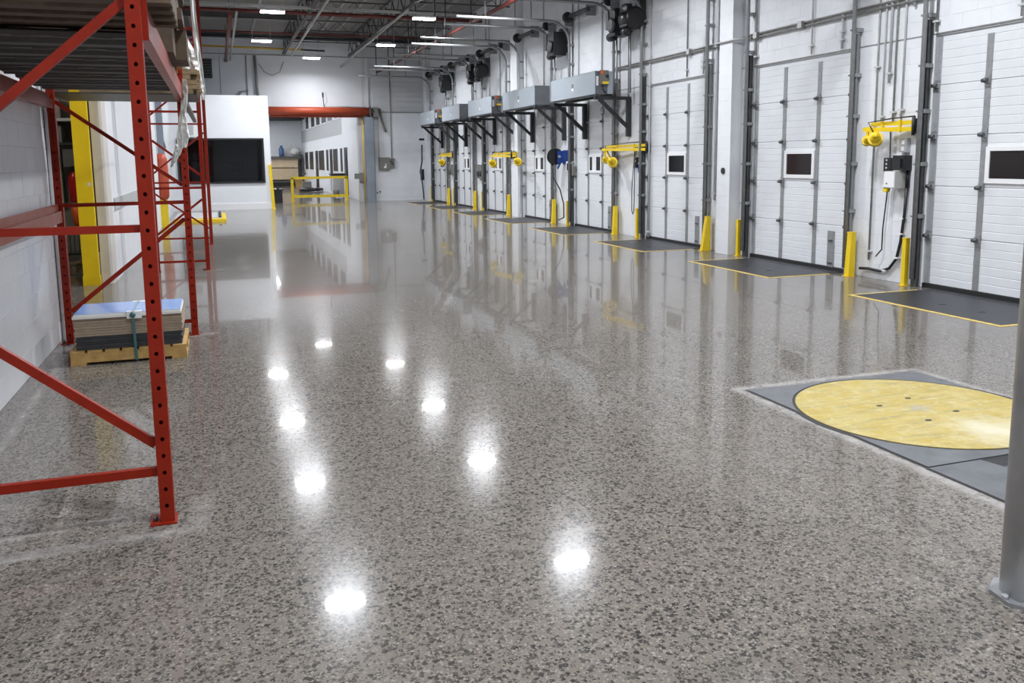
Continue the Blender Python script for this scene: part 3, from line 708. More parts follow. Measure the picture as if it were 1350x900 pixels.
# ---- grey box units over the doors, on black brackets
UNITS = {'E': (16.5, 18.97), 'D': (20.08, 22.56), 'C': (23.60, 25.98), 'B': (27.03, 29.27), 'A': (30.36, 32.63)}
for kk, (y0, y1) in UNITS.items():
    panel = kk in 'ACE'
    lab = f'grey sheet metal box unit over the {ORD[kk]} dock door, ' + ('electrical panel on end' if panel else 'plain end')
    t = thing('air_curtain_unit', lab, 'box unit', (7.75, (y0+y1)/2, 3.0), 'grey box units on brackets over the doors')
    x0, x1, z0, z1 = 7.55, 7.95, 3.0, 3.46
    part('casing', MB().box(x0, x1, y0+.01, y1, z0, z1), M_BOXEND, t)
    part('front_cover', MB().box(x0-.012, x0, y0, y1+.005, z0-.005, z1+.005), M_BOX, t)
    part('top_cover', MB().box(x0-.012, x1, y0, y1+.005, z1, z1+.008), M_BOX, t)
    ym = y0+.48*(y1-y0)
    lg = part('name_plate', MB().box(x0-.016, x0-.012, ym-.05, ym+.05, z0+.14, z0+.20), M_WHITE, t)
    part('emblem', MB().box(x0-.016, x0-.012, ym-.05, ym+.05, z0+.205, z0+.29), M_DKGREY if kk in 'ED' else M_BOX, t)
    if panel:
        e = part('electrical_panel', MB().box(x0+.09, x1-.12, y0-.05, y0+.01, z0+.19, z1+.02), M_DKGREY, t)
        part('white_label', MB().box(x0+.02, x0+.075, y0+.005, y0+.009, z0+.17, z1-.10), M_WHITE, t)
        part('red_sticker', MB().box(x0+.10, x0+.16, y0-.054, y0-.05, z1-.06, z1+.01), M_ORN, e)
        part('switch_knob', MB().cyl((x1-.16, y0-.05, z1-.10), (x1-.16, y0-.09, z1-.10), .03, 10), M_BLKPL, e)
        part('yellow_label', MB().box(x0+.14, x1-.12, y0-.054, y0-.05, z0+.20, z0+.25), M_YEL, e)
        part('end_frame', MB().box(x1-.12, x1, y0, y0+.01, z0, z1), M_BOX, t)
        part('cable_tail', MB().tube([(x0+.16, y0-.02, z0+.19), (x0+.17, y0-.03, z0+.08), (x0+.24, y0-.01, z0+.02)], .012, 6), M_BLKPL, t)
    part('shelf_angle', MB().box(x0, x0+.04, y0-.05, y1+.05, z0-.045, z0-.005).box(x1-.04, x1, y0-.05, y1+.05, z0-.045, z0-.005), M_BLKMET, t)
    for j, yb in enumerate((y0+.05, y1-.12)):
        b = thing('support_bracket', f'black triangular bracket under the {"near" if j == 0 else "far"} end of the {ORD[kk]} door box unit', 'bracket', (8.0, yb, 2.5), 'black brackets carrying the box units')
        part('arm', MB().box(7.55, XW, yb-.035, yb+.035, 2.885, 2.955), M_BLKMET, b)
        part('brace', MB().bar((7.66, yb, 2.90), (8.35, yb, 2.30), .06, .07), M_BLKMET, b)
        part('leg', MB().box(8.30, XW, yb-.045, yb+.045, 2.12, 2.90), M_BLKMET, b)

# ---- operators (black motors) beside the door tops
for kk, y, w_, gl in (('A', 30.9, .55, 0), ('B', 27.3, .5, 0), ('B', 26.45, .28, 1), ('D', 20.1, .55, 0), ('E', 16.62, .40, 0), ('E', 16.0, .42, 1)):
    z0, z1 = 4.18, 4.74
    lab = f'black door operator motor high beside the {ORD[kk]} dock door' + (', second one of that door' if gl else '')
    t = thing('door_operator', lab, 'motor', (8.1, y, 4.45), 'black door operators above the boxes')
    if gl == 0:
        part('cover', MB().box(7.95, 8.28, y-w_/2, y+w_/2-.12, z0, z1), M_BLKPL, t)
        part('side_plate', MB().box(7.93, 8.25, y+w_/2-.12, y+w_/2, z0+.16, z1-.04), M_DKSTEEL, t)
        part('motor_drum', MB().lathe((8.05, y+.0, z0+.02), (0, 1, 0), [(0, .06), (.02, .09), (.24, .09), (.28, .05)], 14), M_BLKPL, t)
        part('pull_wheel', MB().lathe((7.95, y-.1, z0+.22), (-1, 0, 0), [(0, .13), (.03, .15), (.05, .15), (.07, .1)], 18), M_DKSTEEL, t)
        part('lever', MB().bar((7.98, y+w_/2+.06, z0+.2), (7.98, y+.05, z0+.17), .03, .03), M_GALVL, t)
    else:
        part('cover', MB().lathe((8.12, y-w_/2, (z0+z1)/2), (0, 1, 0), [(0, .17), (.04, .23), (w_-.06, .23), (w_, .17)], 20), M_BLKPL, t)
        part('front_cover', MB().box(7.93, 8.05, y-w_/2+.05, y+w_/2-.05, z0+.12, z1-.06), M_BLKPL, t)
        part('motor_drum', MB().lathe((8.0, y-.1, z0+.03), (0, 1, 0), [(0, .05), (.02, .08), (.2, .08), (.23, .05)], 14), M_BLKPL, t)
    part('mount', MB().box(8.25, XW, y-.1, y+.1, z0+.1, z1+.12), M_DKSTEEL, t)
    part('drop_pole', MB().cyl((8.16, y+w_*.35, z0+.05), (8.18, y+w_*.35, 3.0), .022, 8), M_GALV, t)

# ---- conduits on the wall
CN = [(26.37, 3.5, 6.4), (25.3, 3.5, 5.0), (22.96, 3.45, 4.6), (21.59, 3.45, 6.5), (19.64, 3.45, 6.3), (19.27, 3.45, 6.3), (17.95, 3.4, 6.4), (16.62, 2.9, 4.2), (15.98, 1.0, 6.0), (15.66, .03, 6.2),
      (14.22, 3.15, 6.5), (13.65, 3.15, 3.6), (13.2, .9, 6.3), (12.05, 3.15, 6.5), (10.68, 3.15, 6.5), (10.03, 3.15, 3.62), (9.32, .25, 5.4), (9.2, 2.05, 5.4), (9.10, 2.6, 5.4), (9.0, 2.1, 5.4), (8.86, 2.12, 5.4), (8.72, 3.5, 6.0), (8.36, 3.15, 6.0), (7.19, 3.15, 6.4)]
nm = ['first', 'second', 'third', 'fourth', 'fifth', 'sixth', 'seventh', 'eighth', 'ninth', 'tenth', 'eleventh', 'twelfth', 'thirteenth', 'fourteenth', 'fifteenth', 'sixteenth', 'seventeenth', 'eighteenth', 'nineteenth', 'twentieth', 'twenty-first', 'twenty-second', 'twenty-third', 'twenty-fourth']
for i, (y, z0, z1) in enumerate(CN):
    t = thing('wall_conduit', f'upright painted conduit on the dock wall, the {nm[i]} counted from the far end', 'conduit', (8.37, y, z0), 'upright conduits on the dock wall')
    rr = .013 if i % 3 else .018
    part('pipe_run', MB().cyl((8.372, y, z0), (8.372, y, z1), rr, 8), (M_CONDUIT, M_CONDUITD, M_CONDUIT)[i % 3], t)
    for z in (z0+.12, (z0+z1)/2): part('clip', MB().box(8.345, XW, y-.04, y+.04, z-.012, z+.012), M_CONDUIT, t)
for i, (y0, y1, z) in enumerate(((-2, 12.4, 3.575), (-2, 12.4, 3.63), (12.9, 17.3, 3.57), (12.9, 17.3, 3.61))):
    pipe('wall_conduit', [(8.36, y0, z), (8.36, y1, z)], .016, M_CONDUITD, ['lower long level conduit over the two nearest doors', 'upper long level conduit over the two nearest doors', 'lower level conduit over the third nearest door', 'upper level conduit over the third nearest door'][i], 'conduit', 'level conduits on the dock wall')
pipe('wall_conduit', [(8.36, 13.2, 3.60), (8.17, 12.95, 3.58), (8.17, 12.4, 3.58), (8.36, 12.3, 3.58)], .018, M_CONDUIT, 'thin conduit bent around the front of the white pier', 'conduit')
for i, (y, z) in enumerate(((13.15, 3.60), (12.02, 3.6), (10.9, 3.6), (14.1, 3.59))):
    t = thing('junction_box', f'small conduit box on the level conduits, the {("first", "second", "third", "fourth")[i]} over doors two and three', 'junction box', (8.35, y, z))
    part('box_body', MB().box(8.31, XW, y-.05, y+.05, z-.05, z+.05), M_CONDUITD, t); part('cover', MB().box(8.305, 8.31, y-.045, y+.045, z-.045, z+.045), M_CONDUIT, t)
# wall gap by door G/H pier
t = thing('pier_fitting', 'small round black hole cover on the white pier', 'fitting', (8.19, 12.72, 1.42)); part('ring', MB().cyl((8.195, 12.66, 1.43), (8.18, 12.66, 1.43), .055, 14), M_BLKPL, t)

# ---- dock lights
def dock_light(ym, ye, z, xw, heads, label):
    t = thing('dock_light', label, 'dock light', (xw, ym, z), 'yellow swing-arm dock lights')
    part('wall_bracket', MB().box(xw-.05, xw, ym-.03, ym+.03, z-.10, z+.09), M_BLKMET, t)
    part('pivot', MB().cyl((xw-.07, ym, z-.12), (xw-.07, ym, z+.12), .022, 8), M_BLKMET, t)
    part('arm', MB().bar((xw-.09, ym, z+.042), (xw-.22, ye, z+.034), .04, .052).bar((xw-.09, ym, z-.042), (xw-.30, ye+.06*(1 if ye > ym else -1), z-.03), .04, .055), M_YEL, t)
    part('arm_link', MB().bar((xw-.15, ym+.25*(ye-ym), z-.08), (xw-.15, ym+.25*(ye-ym), z+.08), .03, .03).bar((xw-.2, ym+.7*(ye-ym), z-.06), (xw-.2, ym+.7*(ye-ym), z+.07), .03, .03), M_YEL, t)
    part('cable', MB().tube([(xw-.05, ym, z+.12), (xw-.2, ym+.4*(ye-ym), z+.10), (xw-.28, ye, z+.06), (xw-.3, heads[0][0], heads[0][1]+.06)], .009, 6), M_BLKPL, t)
    for (yh, zh, sc) in heads:
        c = Vector((xw-.28, yh, zh)); ax = Vector((.62, .66, -.30)).normalized()
        h = part('lamp_head', MB().lathe(c-ax*.16*sc, ax, [(0, .05*sc), (.012*sc, .085*sc), (.15*sc, .098*sc), (.17*sc, .105*sc)], 18), M_YEL, t)
        part('rim', MB().cyl(tuple(c-ax*.02*sc), tuple(c+ax*.10*sc), .138*sc, 20), M_YEL, h)
        part('lamp_cap', MB().lathe(c-ax*.24*sc, ax, [(0, .02*sc), (.02*sc, .06*sc), (.08*sc, .06*sc), (.1*sc, .03*sc)], 14), M_YEL, h)
        part('lens', MB().cyl(tuple(c+ax*.10*sc), tuple(c+ax*.105*sc), .12*sc, 16), M_CHAR, h)
        part('yoke', MB().bar((xw-.28, ye, z), tuple(c), .03, .03), M_YEL, t)
dock_light(8.60, 9.16, 2.03, XW, [(9.02, 1.88, .68), (9.17, 1.86, .48)], 'yellow folded dock light on the wall between the two nearest dock doors')
dock_light(15.7, 17.25, 1.88, XW, [(16.85, 1.58, .80), (17.2, 1.63, .55)], 'yellow dock light arm stretched out left of the third nearest dock door')
dock_light(23.6, 24.75, 1.80, 8.2, [(24.75, 1.55, .85)], 'yellow dock light on the far side of the slim white pier')
dock_light(23.4, 22.6, 1.80, 8.2, [(22.45, 1.60, .8)], 'yellow dock light on the near side of the slim white pier')
dock_light(30.9, 31.95, 1.86, XW, [(31.7, 1.58, .9)], 'yellow dock light beside the farthest dock door')

# ---- hose reel
t = thing('hose_reel', 'blue wall-mounted hose reel with black hose between two dock doors', 'hose reel', (8.2, 20.05, 1.65))
part('spool', MB().cyl((8.10, 20.05, 1.72), (8.10, 20.07, 1.72), .20, 28).cyl((8.10, 20.07, 1.72), (8.10, 20.17, 1.72), .15, 24).cyl((8.10, 20.17, 1.72), (8.10, 20.19, 1.72), .20, 28), M_BLKPL, t)
part('side_plate', MB().prism([(8.10, 19.95), (8.37, 19.95), (8.37, 19.98), (8.10, 19.98)], 1.56, 1.86).bar((8.2, 19.965, 1.6), (8.10, 19.965, 1.42), .06, .03), M_BLUE, t)
part('frame_base', MB().box(8.36, XW, 19.93, 20.25, 1.52, 1.88), M_BLUE, t)
part('hub', MB().cyl((8.14, 19.95, 1.72), (8.14, 19.92, 1.72), .035, 10), M_GALVL, t)
part('hose', MB().tube([(8.0, 20.1, 1.56), (8.04, 20.1, 1.2), (8.12, 19.85, .9), (8.16, 19.72, .55), (8.2, 19.8, .2), (8.18, 20.1, .12)], .017, 8), M_BLKPL, t)
t = thing('wall_control', 'white wall control box beside the blue hose reel', 'control box', (8.35, 19.75, 1.45)); part('box_body', MB().box(8.28, XW, 19.62, 19.85, 1.36, 1.6), M_WHITE, t); part('button_panel', MB().box(8.27, 8.28, 19.68, 19.78, 1.38, 1.54), M_BLKPL, t)
solo('wall_switch', MB().box(8.32, XW, 19.6-.12, 19.6-.02, 1.25, 1.48), M_DKGREY, 'dark grey switch box just right of the hose reel control', 'switch', loc=(8.36, 19.55, 1.25))

# ---- controls between the two nearest doors
t = thing('control_box', 'grey door control box with yellow button between the two nearest doors', 'control box', (8.32, 8.85, 1.4))
part('box_body', MB().box(8.20, XW, 8.725, 8.92, 1.24, 1.46), M_GREYBOX, t); part('cover', MB().box(8.19, 8.20, 8.735, 8.91, 1.25, 1.45), M_WHITE, t)
part('button', MB().cyl((8.2, 8.86, 1.30), (8.19, 8.86, 1.30), .012, 8), M_BLKPL, t)
b = part('buzzer', MB().cyl((8.26, 8.90, 1.22), (8.20, 8.90, 1.22), .035, 12), M_YEL, t); part('buzzer_stem', MB().cyl((8.26, 8.90, 1.19), (8.26, 8.90, 1.26), .015, 8), M_GREYBOX, t)
t = thing('disconnect_switch', 'black disconnect box above the grey door control box', 'switch', (8.33, 8.75, 1.5))
part('box_body', MB().box(8.26, XW, 8.66, 8.85, 1.47, 1.66), M_BLKPL, t); part('lever', MB().bar((8.25, 8.7, 1.5), (8.25, 8.7, 1.62), .02, .03), M_BLKPL, t)
t = thing('push_button_station', 'small black push button station on the wall by the cable', 'switch', (8.35, 9.03, 1.5))
part('box_body', MB().box(8.34, XW, 8.98, 9.09, 1.45, 1.63), M_BLKPL, t)
for z in (1.5, 1.55, 1.6): part('button', MB().cyl((8.34, 9.035, z), (8.33, 9.035, z), .014, 8), M_WHITE, t)
t = thing('outlet_box', 'grey conduit outlet box with white covers under the folded dock light', 'outlet', (8.36, 8.78, 1.75))
part('box_body', MB().box(8.33, XW, 8.70, 8.82, 1.70, 1.88), M_GALVL, t); part('socket', MB().box(8.325, 8.33, 8.735, 8.785, 1.72, 1.77), M_WHITE, t); part('socket', MB().box(8.325, 8.33, 8.735, 8.785, 1.80, 1.85), M_WHITE, t)
solo('wall_cable', MB().tube([(8.36, 9.02, 2.0), (8.36, 9.0, 1.5), (8.35, 9.02, 1.1), (8.34, 9.05, .7), (8.33, 9.04, .42), (8.31, 9.12, .32)], .010, 6), M_BLKPL, 'thin black cable hanging free on the wall between the nearest doors', 'cable', loc=(8.35, 9.03, 1.0))
t = thing('power_cable', 'thick black cable from the disconnect box curving to the floor', 'cable', (8.35, 8.75, .8))
part('run', MB().tube([(8.36, 8.69, 1.25), (8.36, 8.705, .9), (8.36, 8.745, .55), (8.36, 8.80, .32), (8.36, 8.92, .18), (8.36, 9.08, .12), (8.36, 9.3, .13), (8.34, 9.45, .12)], .020, 8), M_BLKPL, t)
part('upper_run', MB().cyl((8.368, 8.69, 1.25), (8.368, 8.69, 1.47), .024, 8), M_BLKPL, t)
for y, z in ((8.745, .65), (8.735, .85), (8.79, .33), (9.0, .14)): part('clip', MB().box(8.33, XW, y-.03, y+.03, z-.01, z+.01), M_WHITE, t)
# ---- controls on the pier left of the third door
t = thing('push_button_station', 'black push button station with hanging cables left of the third nearest door', 'switch', (8.36, 16.2, 1.55))
part('box_body', MB().box(8.33, XW, 16.12, 16.25, 1.46, 1.68), M_BLKPL, t); part('button', MB().cyl((8.33, 16.18, 1.6), (8.32, 16.18, 1.6), .02, 8), M_WHITE, t)
t = thing('sign_card', 'small blue and orange card holder left of the third nearest door', 'card holder', (8.37, 16.02, 1.4))
part('blue_half', MB().box(8.35, XW, 15.99, 16.10, 1.36, 1.52), M_BLUE, t); part('orange_half', MB().box(8.35, XW, 15.88, 15.99, 1.36, 1.52), mat('rust_orange', (.42, .12, .05), .5), t)
solo('wall_switch', MB().box(8.33, XW, 15.99, 16.07, 1.55, 1.67), M_BLKPL, 'tiny black switch above the blue and orange card holder', 'switch', loc=(8.36, 16.03, 1.55))
solo('pull_cord', MB().tube([(8.38, 16.30, 1.9), (8.31, 16.3, 1.0), (8.31, 16.29, .55), (8.31, 16.24, .48), (8.31, 16.19, .55), (8.31, 16.17, 1.1), (8.31, 16.18, 1.6), (8.38, 16.2, 1.9)], .010, 6), M_DKSTEEL, 'looped dark pull cord hanging left of the third nearest door', 'cord', loc=(8.35, 16.2, 1.0))
solo('chain_hook', MB().tube([(8.3, 17.75+.09*math.cos(a), 2.72+.09*math.sin(a)) for a in [math.pi*2*q/12 for q in range(12)]], .008, 5).tube([(8.3, 17.75, 2.63), (8.3, 17.75, 2.35)], .008, 5), M_DKSTEEL, 'small wire hook hanging before the fourth nearest door', 'hook', loc=(8.3, 17.75, 2.6))
for n, (y, x0) in enumerate(((31.2, 8.3), (27.55, 8.3), (27.3, 8.3))):
    t = thing('wall_telephone', ('dark handset-like control by the farthest dock door', 'dark round control right of the second farthest dock door', 'dark hook-shaped hose right of the second farthest dock door')[n], 'control', (8.33, y, 1.2))
    part('box_body', MB().box(x0, XW, y-.1, y+.1, 1.1-.2*n*.3, 1.5), M_DKGREY, t); part('dial', MB().cyl((x0, y, 1.2), (x0-.03, y, 1.2), .09, 10), M_BLKPL, t)
# fire hose / pole at the far corner
t = thing('hanging_hose', 'black hose hanging on the wall in the far corner by the doors', 'hose', (8.25, 34.3, 1.2))
part('hose_run', MB().tube([(8.1, 34.9, 2.3), (8.1, 34.95, 1.6), (8.05, 35.1, 1.2), (8.1, 35.0, .8), (8.1, 34.8, .3), (8.1, 34.75, .05)], .03, 7), M_BLKPL, t)
part('handle', MB().box(8.04, 8.16, 34.85, 35.05, .85, 1.3), M_BLKPL, t); part('hook', MB().box(8.0, 8.2, 34.85, 35.0, 2.48, 2.56), M_BLKPL, t)

# ================================================================== FAR DOORWAY
t = thing('roll_up_door', 'rolled orange red fabric door above the far doorway', 'roll-up door', (4.1, YF-.2, 3.5))
part('fabric_roll', MB().tube([(2.08, YF-.22, 3.67), (3.5, YF-.22, 3.67), (6.05, YF-.22, 3.67)], .165, 18), M_ORANGE, t)
part('fabric_drop', MB().box(2.15, 5.83, YF-.09, YF-.08, 3.46, 3.62).box(2.15, 5.83, YF-.10, YF-.07, 3.43, 3.47), M_ORANGE, t)
part('end_bracket', MB().box(6.05, 6.12, YF-.38, YF, 3.48, 3.86).cyl((6.12, YF-.22, 3.67), (6.25, YF-.22, 3.67), .10, 12), M_DKSTEEL, t)
part('motor', MB().box(6.2, 6.42, YF-.3, YF, 3.45, 3.83), M_DKGREY, t)
part('hose_tail', MB().tube([(6.5, YF-.1, 3.8), (6.6, YF-.12, 3.3), (6.7, YF-.1, 3.0), (6.75, YF-.1, 2.85)], .05, 8), M_DKGREY, t)
t = thing('door_guide', 'blue grey steel guide column right of the far doorway', 'column', (6.02, YF-.2, 0))
part('column_shaft', MB().box(5.86, 6.2, YF-.32, YF, 0, 3.44), M_GUIDE, t); part('cover_strip', MB().box(6.2, 6.24, YF-.2, YF, 0, 3.45), M_DKSTEEL, t)
pipe('yellow_conduit', [(5.80, YF-.12, .02), (5.78, YF-.12, 3.41)], .028, M_GASPIPE, 'thin yellow upright pipe beside the far doorway')
solo('door_jamb', MB().box(5.62, 5.86, YF+.01, YF+.35, 0, 3.5), M_GREYW, 'grey right jamb of the far doorway', 'jamb', loc=(5.74, YF+.1, 0))
t = thing('jamb_box', 'grey electrical boxes on the jamb of the far doorway', 'control box', (5.72, YF-.02, 1.0))
part('box_body', MB().box(5.60, 5.76, YF-.1, YF+.02, .82, 1.18), M_DKGREY, t); part('side_box', MB().box(5.40, 5.60, YF-.06, YF+.02, .93, 1.15), M_DKGREY, t)
t = thing('electrical_panel', 'grey electrical panel on the far wall right of the guide column', 'electrical panel', (6.72, YF-.05, 1.5))
part('cabinet', MB().box(6.42, 6.87, YF-.14, YF, 1.28, 1.8), M_DKGREY, t); part('side_switch', MB().box(6.88, 7.08, YF-.12, YF, 1.38, 1.76), M_DKGREY, t)
part('label', MB().box(6.62, 6.72, YF-.145, YF-.14, 1.36, 1.44).box(6.68, 6.72, YF-.145, YF-.14, 1.44, 1.54), M_WHITE, t); part('lever', MB().bar((6.98, YF-.14, 1.5), (6.94, YF-.14, 1.66), .03, .04), M_BLKPL, t)
pipe('conduit', [(6.45, YF-.03, 1.8), (6.45, YF-.03, 3.64)], .018, M_CONDUIT, 'thin conduit rising from the far electrical panel, left one', 'conduit')
pipe('conduit', [(6.98, YF-.03, 1.76), (6.98, YF-.03, 5.8)], .02, M_CONDUITD, 'tall conduit rising from the far electrical panel, right one', 'conduit')
t = thing('outlet_box', 'two small dark outlets low on the far wall by the guide column', 'outlet', (6.35, YF-.02, .35)); part('left_outlet', MB().box(6.3, 6.36, YF-.02, YF, .3, .38), M_DKGREY, t); part('right_outlet', MB().box(6.42, 6.48, YF-.02, YF, .33, .42), M_DKGREY, t)

# yellow edge guard on the office corner
t = thing('edge_guard', 'yellow edge guard strip on the right corner of the white office', 'guard', (1.87, 31.7, 0)); part('strip', MB().bar((1.88, 31.70, 0), (1.81, 31.70, 1.57), .10, .06, (0, 1, 0)), M_YEL, t); part('foot', MB().box(1.80, 1.95, 31.62, 31.75, 0, .02), M_YEL, t)
t = thing('wall_unit', 'grey square vent box in a white frame above the office window', 'vent box', (-.8, 31.7, 2.75)); part('frame', MB().box(-1.05, -.6, 31.66, 31.75, 2.54, 2.98), M_WHITE, t); part('grille', MB().box(-1.0, -.67, 31.64, 31.66, 2.62, 2.94), M_GREYW, t)
# guard rail
t = thing('guard_rail', 'yellow pipe guard rail standing in the far doorway', 'guard rail', (4.1, 37.3, 0))
for x in (3.0, 5.28): p = part('post', MB().box(x-.055, x+.055, 37.2, 37.31, 0, 1.0), M_YEL, t); part('base_plate', MB().box(x-.09, x+.09, 37.16, 37.35, 0, .015), M_YEL, p)
part('top_rail', MB().box(2.95, 5.33, 37.2, 37.31, .93, 1.03), M_YEL, t); part('lower_rail', MB().box(3.0, 5.28, 37.21, 37.3, .14, .25), M_YEL, t)
t = thing('waste_bin', 'black plastic waste bin beside the yellow edge guard', 'bin', (2.38, 36.5, 0))
part('body', MB().prism([(2.2, 36.3), (2.52, 36.3), (2.52, 36.75), (2.2, 36.75)], 0, .5), M_BLKPL, t); part('lid', MB().box(2.17, 2.58, 36.26, 36.79, .5, .56), M_BLKPL, t); part('handle', MB().box(2.3, 2.4, 36.25, 36.28, .56, .6), M_BLKPL, t)
# storage rack with crates
t = thing('storage_rack', 'dark steel pallet rack at the end of the room beyond', 'rack', (3.9, 60.8, 0))
for x in (2.0, 5.62):
    for y in (60.35, 61.3): part('upright', MB().box(x-.05, x+.05, y-.05, y+.05, 0, 2.15), M_DKSTEEL, t)
for z in (.36, 1.98): part('shelf_beam', MB().box(2.0, 5.6, 60.24, 60.30, z-.10, z+.02), M_DKSTEEL, t); part('shelf_board', MB().box(2.0, 5.6, 60.31, 61.35, z, z+.05), M_WOODD, t)
for n, (z0, z1, lb) in enumerate(((.47, 1.22, 'tan plywood crate on the lower deck of the far rack'), (1.28, 1.93, 'tan plywood crate stacked on the lower crate in the far rack'))):
    c = thing('plywood_crate', lb, 'crate', (4, 60.8, z0))
    part('crate_body', MB().box(2.3, 5.32, 60.42, 61.2, z0, z1), M_CRATE, c)
    part('crate_foot', MB().box(2.5, 5.1, 60.5, 61.1, z0-.055, z0), M_WOODD, c)
    for x in (2.32, 3.8, 5.18): part('batten', MB().box(x, x+.12, 60.40, 60.42, z0, z1), M_CRATE, c)
    for zb in (z0, z1-.10): part('batten', MB().box(2.44, 5.18, 60.405, 60.42, zb, zb+.10), M_CRATE, c)
t = thing('water_jug', 'blue plastic jug on top of the far rack', 'jug', (4.28, 60.8, 2.03)); part('jug_body', MB().lathe((4.28, 60.8, 2.035), (0, 0, 1), [(0, .15), (.04, .17), (.5, .17), (.6, .1), (.66, .08)], 14), M_JUG, t); part('cap', MB().cyl((4.28, 60.8, 2.69), (4.28, 60.8, 2.77), .09, 10), M_JUG, t)
t = thing('white_sack', 'crumpled white sack on top of the far rack beside the jug', 'sack', (5.25, 60.8, 2.03)); part('sack_body', MB().tube([(4.85, 60.8, 2.25), (5.0, 60.8, 2.32), (5.2, 60.8, 2.37), (5.36, 60.8, 2.33), (5.45, 60.8, 2.28)], [.08, .26, .33, .29, .18], 10), M_WHITEB, t); part('sack_neck', MB().tube([(5.0, 60.75, 2.5), (4.92, 60.75, 2.7), (4.84, 60.75, 2.76)], [.15, .1, .12], 8), M_WHITEB, t)
t = thing('floor_scrubber', 'black and grey floor scrubber parked beyond the guard rail', 'floor scrubber', (5.0, 49, 0))
part('brush_deck', MB().lathe((4.75, 49, .02), (0, 0, 1), [(0, .42), (.05, .46), (.16, .42), (.2, .3)], 18), M_BLKPL, t); part('tank', MB().box(4.5, 4.98, 48.8, 49.3, .2, .55), M_DKGREY, t); part('squeegee', MB().tube([(5.0, 48.9, .1), (5.3, 48.8, .12), (5.6, 49.2, .1)], .09, 8), M_BLKPL, t); part('handle', MB().tube([(4.6, 49.2, .5), (4.55, 49.3, .95), (4.75, 49.3, 1.0)], .025, 6), M_BLKPL, t)
t = thing('cleaning_cart', 'grey cleaning cart with a black top and pole by the partition', 'cart', (5.4, 40.6, 0))
part('body', MB().box(5.1, 5.6, 40.3, 41.0, .08, 1.0), M_GREYBOX, t); part('top_tray', MB().box(5.02, 5.65, 40.25, 41.05, 1.0, 1.1), M_BLKPL, t); part('bucket', MB().cyl((5.2, 40.1, .05), (5.2, 40.1, .35), .15, 12), M_DKGREY, t); part('pole', MB().cyl((5.62, 40.1, .2), (5.70, 40.1, 1.65), .018, 6), M_DKGREY, t)
for x in (5.15, 5.55): part('wheel', MB().cyl((x, 40.35, .05), (x+.04, 40.35, .05), .05, 10), M_BLKPL, t)
t = thing('cardboard_box', 'brown cardboard box on the floor under the far rack end', 'box', (5.2, 58, 0)); part('carton', MB().box(4.9, 5.5, 57.8, 58.3, 0, .52), M_WOOD, t); part('flap', MB().box(4.9, 5.5, 57.75, 57.8, .42, .52), M_WOOD, t)

# ---- low grey platform with a yellow edge beside the far office
t = thing('floor_scale', 'low grey platform with yellow edge on the floor before the office', 'platform', (-.4, 27.3, 0))
part('top_plate', MB().box(-1.2, .08, 25.9, 28.6, .06, .10), M_GREYW, t); part('front_edge', MB().box(-1.2, .20, 25.5, 25.9, 0, .075), M_YEL, t); part('side_edge', MB().box(.08, .20, 25.9, 28.6, 0, .08), M_YEL, t); part('end_stop', MB().box(.0, .07, 25.9, 28.6, .10, .14), M_BLKPL, t)

# ================================================================== LEFT SIDE
t = thing('yellow_column', 'wide flat yellow painted column behind the red rack', 'column', (-1.7, 12.9, 0))
part('face_plate', MB().box(-1.80, -1.60, 12.86, 12.95, 0, 3.4), M_YELCOL, t); part('base_plate', MB().box(-1.81, -1.59, 12.855, 12.955, 0, .13), M_YELCOL, t); part('worn_patch', MB().prism([(-1.655, 12.859), (-1.62, 12.859), (-1.615, 12.8605), (-1.66, 12.8605)], 1.36, 1.41), M_OFFWHITE, t)
t = thing('padded_column', 'grey steel column with orange sleeve and yellow foot beyond the rack', 'column', (-1.33, 24, 0))
part('steel_shaft', MB().box(-1.40, -1.24, 23.95, 24.08, .5, 5.8), M_GUIDE, t); part('yellow_foot', MB().box(-1.42, -1.24, 23.93, 24.1, 0, .95), M_YEL, t)
part('orange_sleeve', MB().tube([(-1.33, 24.0, .72), (-1.33, 24.0, .8), (-1.32, 24.0, 1.3), (-1.34, 24.0, 1.75), (-1.35, 24.0, 1.9)], [.10, .145, .15, .15, .11], 14), M_ORANGE, t)
t = thing('wall_frame', 'small grey angle frame fixed on the left wall beyond the orange sleeve', 'frame', (-1.38, 27, 1.9)); part('side_bar', MB().box(-1.42, -1.36, 26.2, 26.26, 1.2, 2.4), M_GALV, t); part('top_bar', MB().bar((-1.39, 26.2, 2.4), (-1.39, 27.6, 2.1), .04, .04), M_GALV, t); part('low_bar', MB().bar((-1.39, 26.2, 2.1), (-1.39, 27.6, 2.1), .04, .04), M_GALV, t)
# store room items
t = thing('fire_extinguisher', 'red fire extinguisher hanging behind the yellow column', 'fire extinguisher', (-1.95, 14.05, 1.1))
part('cylinder', MB().lathe((-1.98, 14.05, 1.10), (0, 0, 1), [(0, .07), (.02, .085), (.36, .085), (.43, .05), (.46, .03)], 16), M_EXT, t); part('valve', MB().box(-2.01, -1.93, 14.0, 14.1, 1.56, 1.63), M_BLKPL, t); part('bracket', MB().box(-2.0, -1.96, 14.1, 14.2, 1.3, 1.36), M_BLKPL, t)
solo('notice_card', MB().box(-2.13, -1.86, 14.17, 14.198, 1.62, 1.88), M_WHITE, 'white notice card above the red fire extinguisher', 'card', loc=(-2.0, 14.18, 1.62))
solo('green_panel', MB().box(-2.28, -2.14, 14.10, 14.198, 1.1, 1.75), M_GREEN, 'narrow dark green panel left of the fire extinguisher', 'panel', loc=(-2.2, 14.15, 1.1))
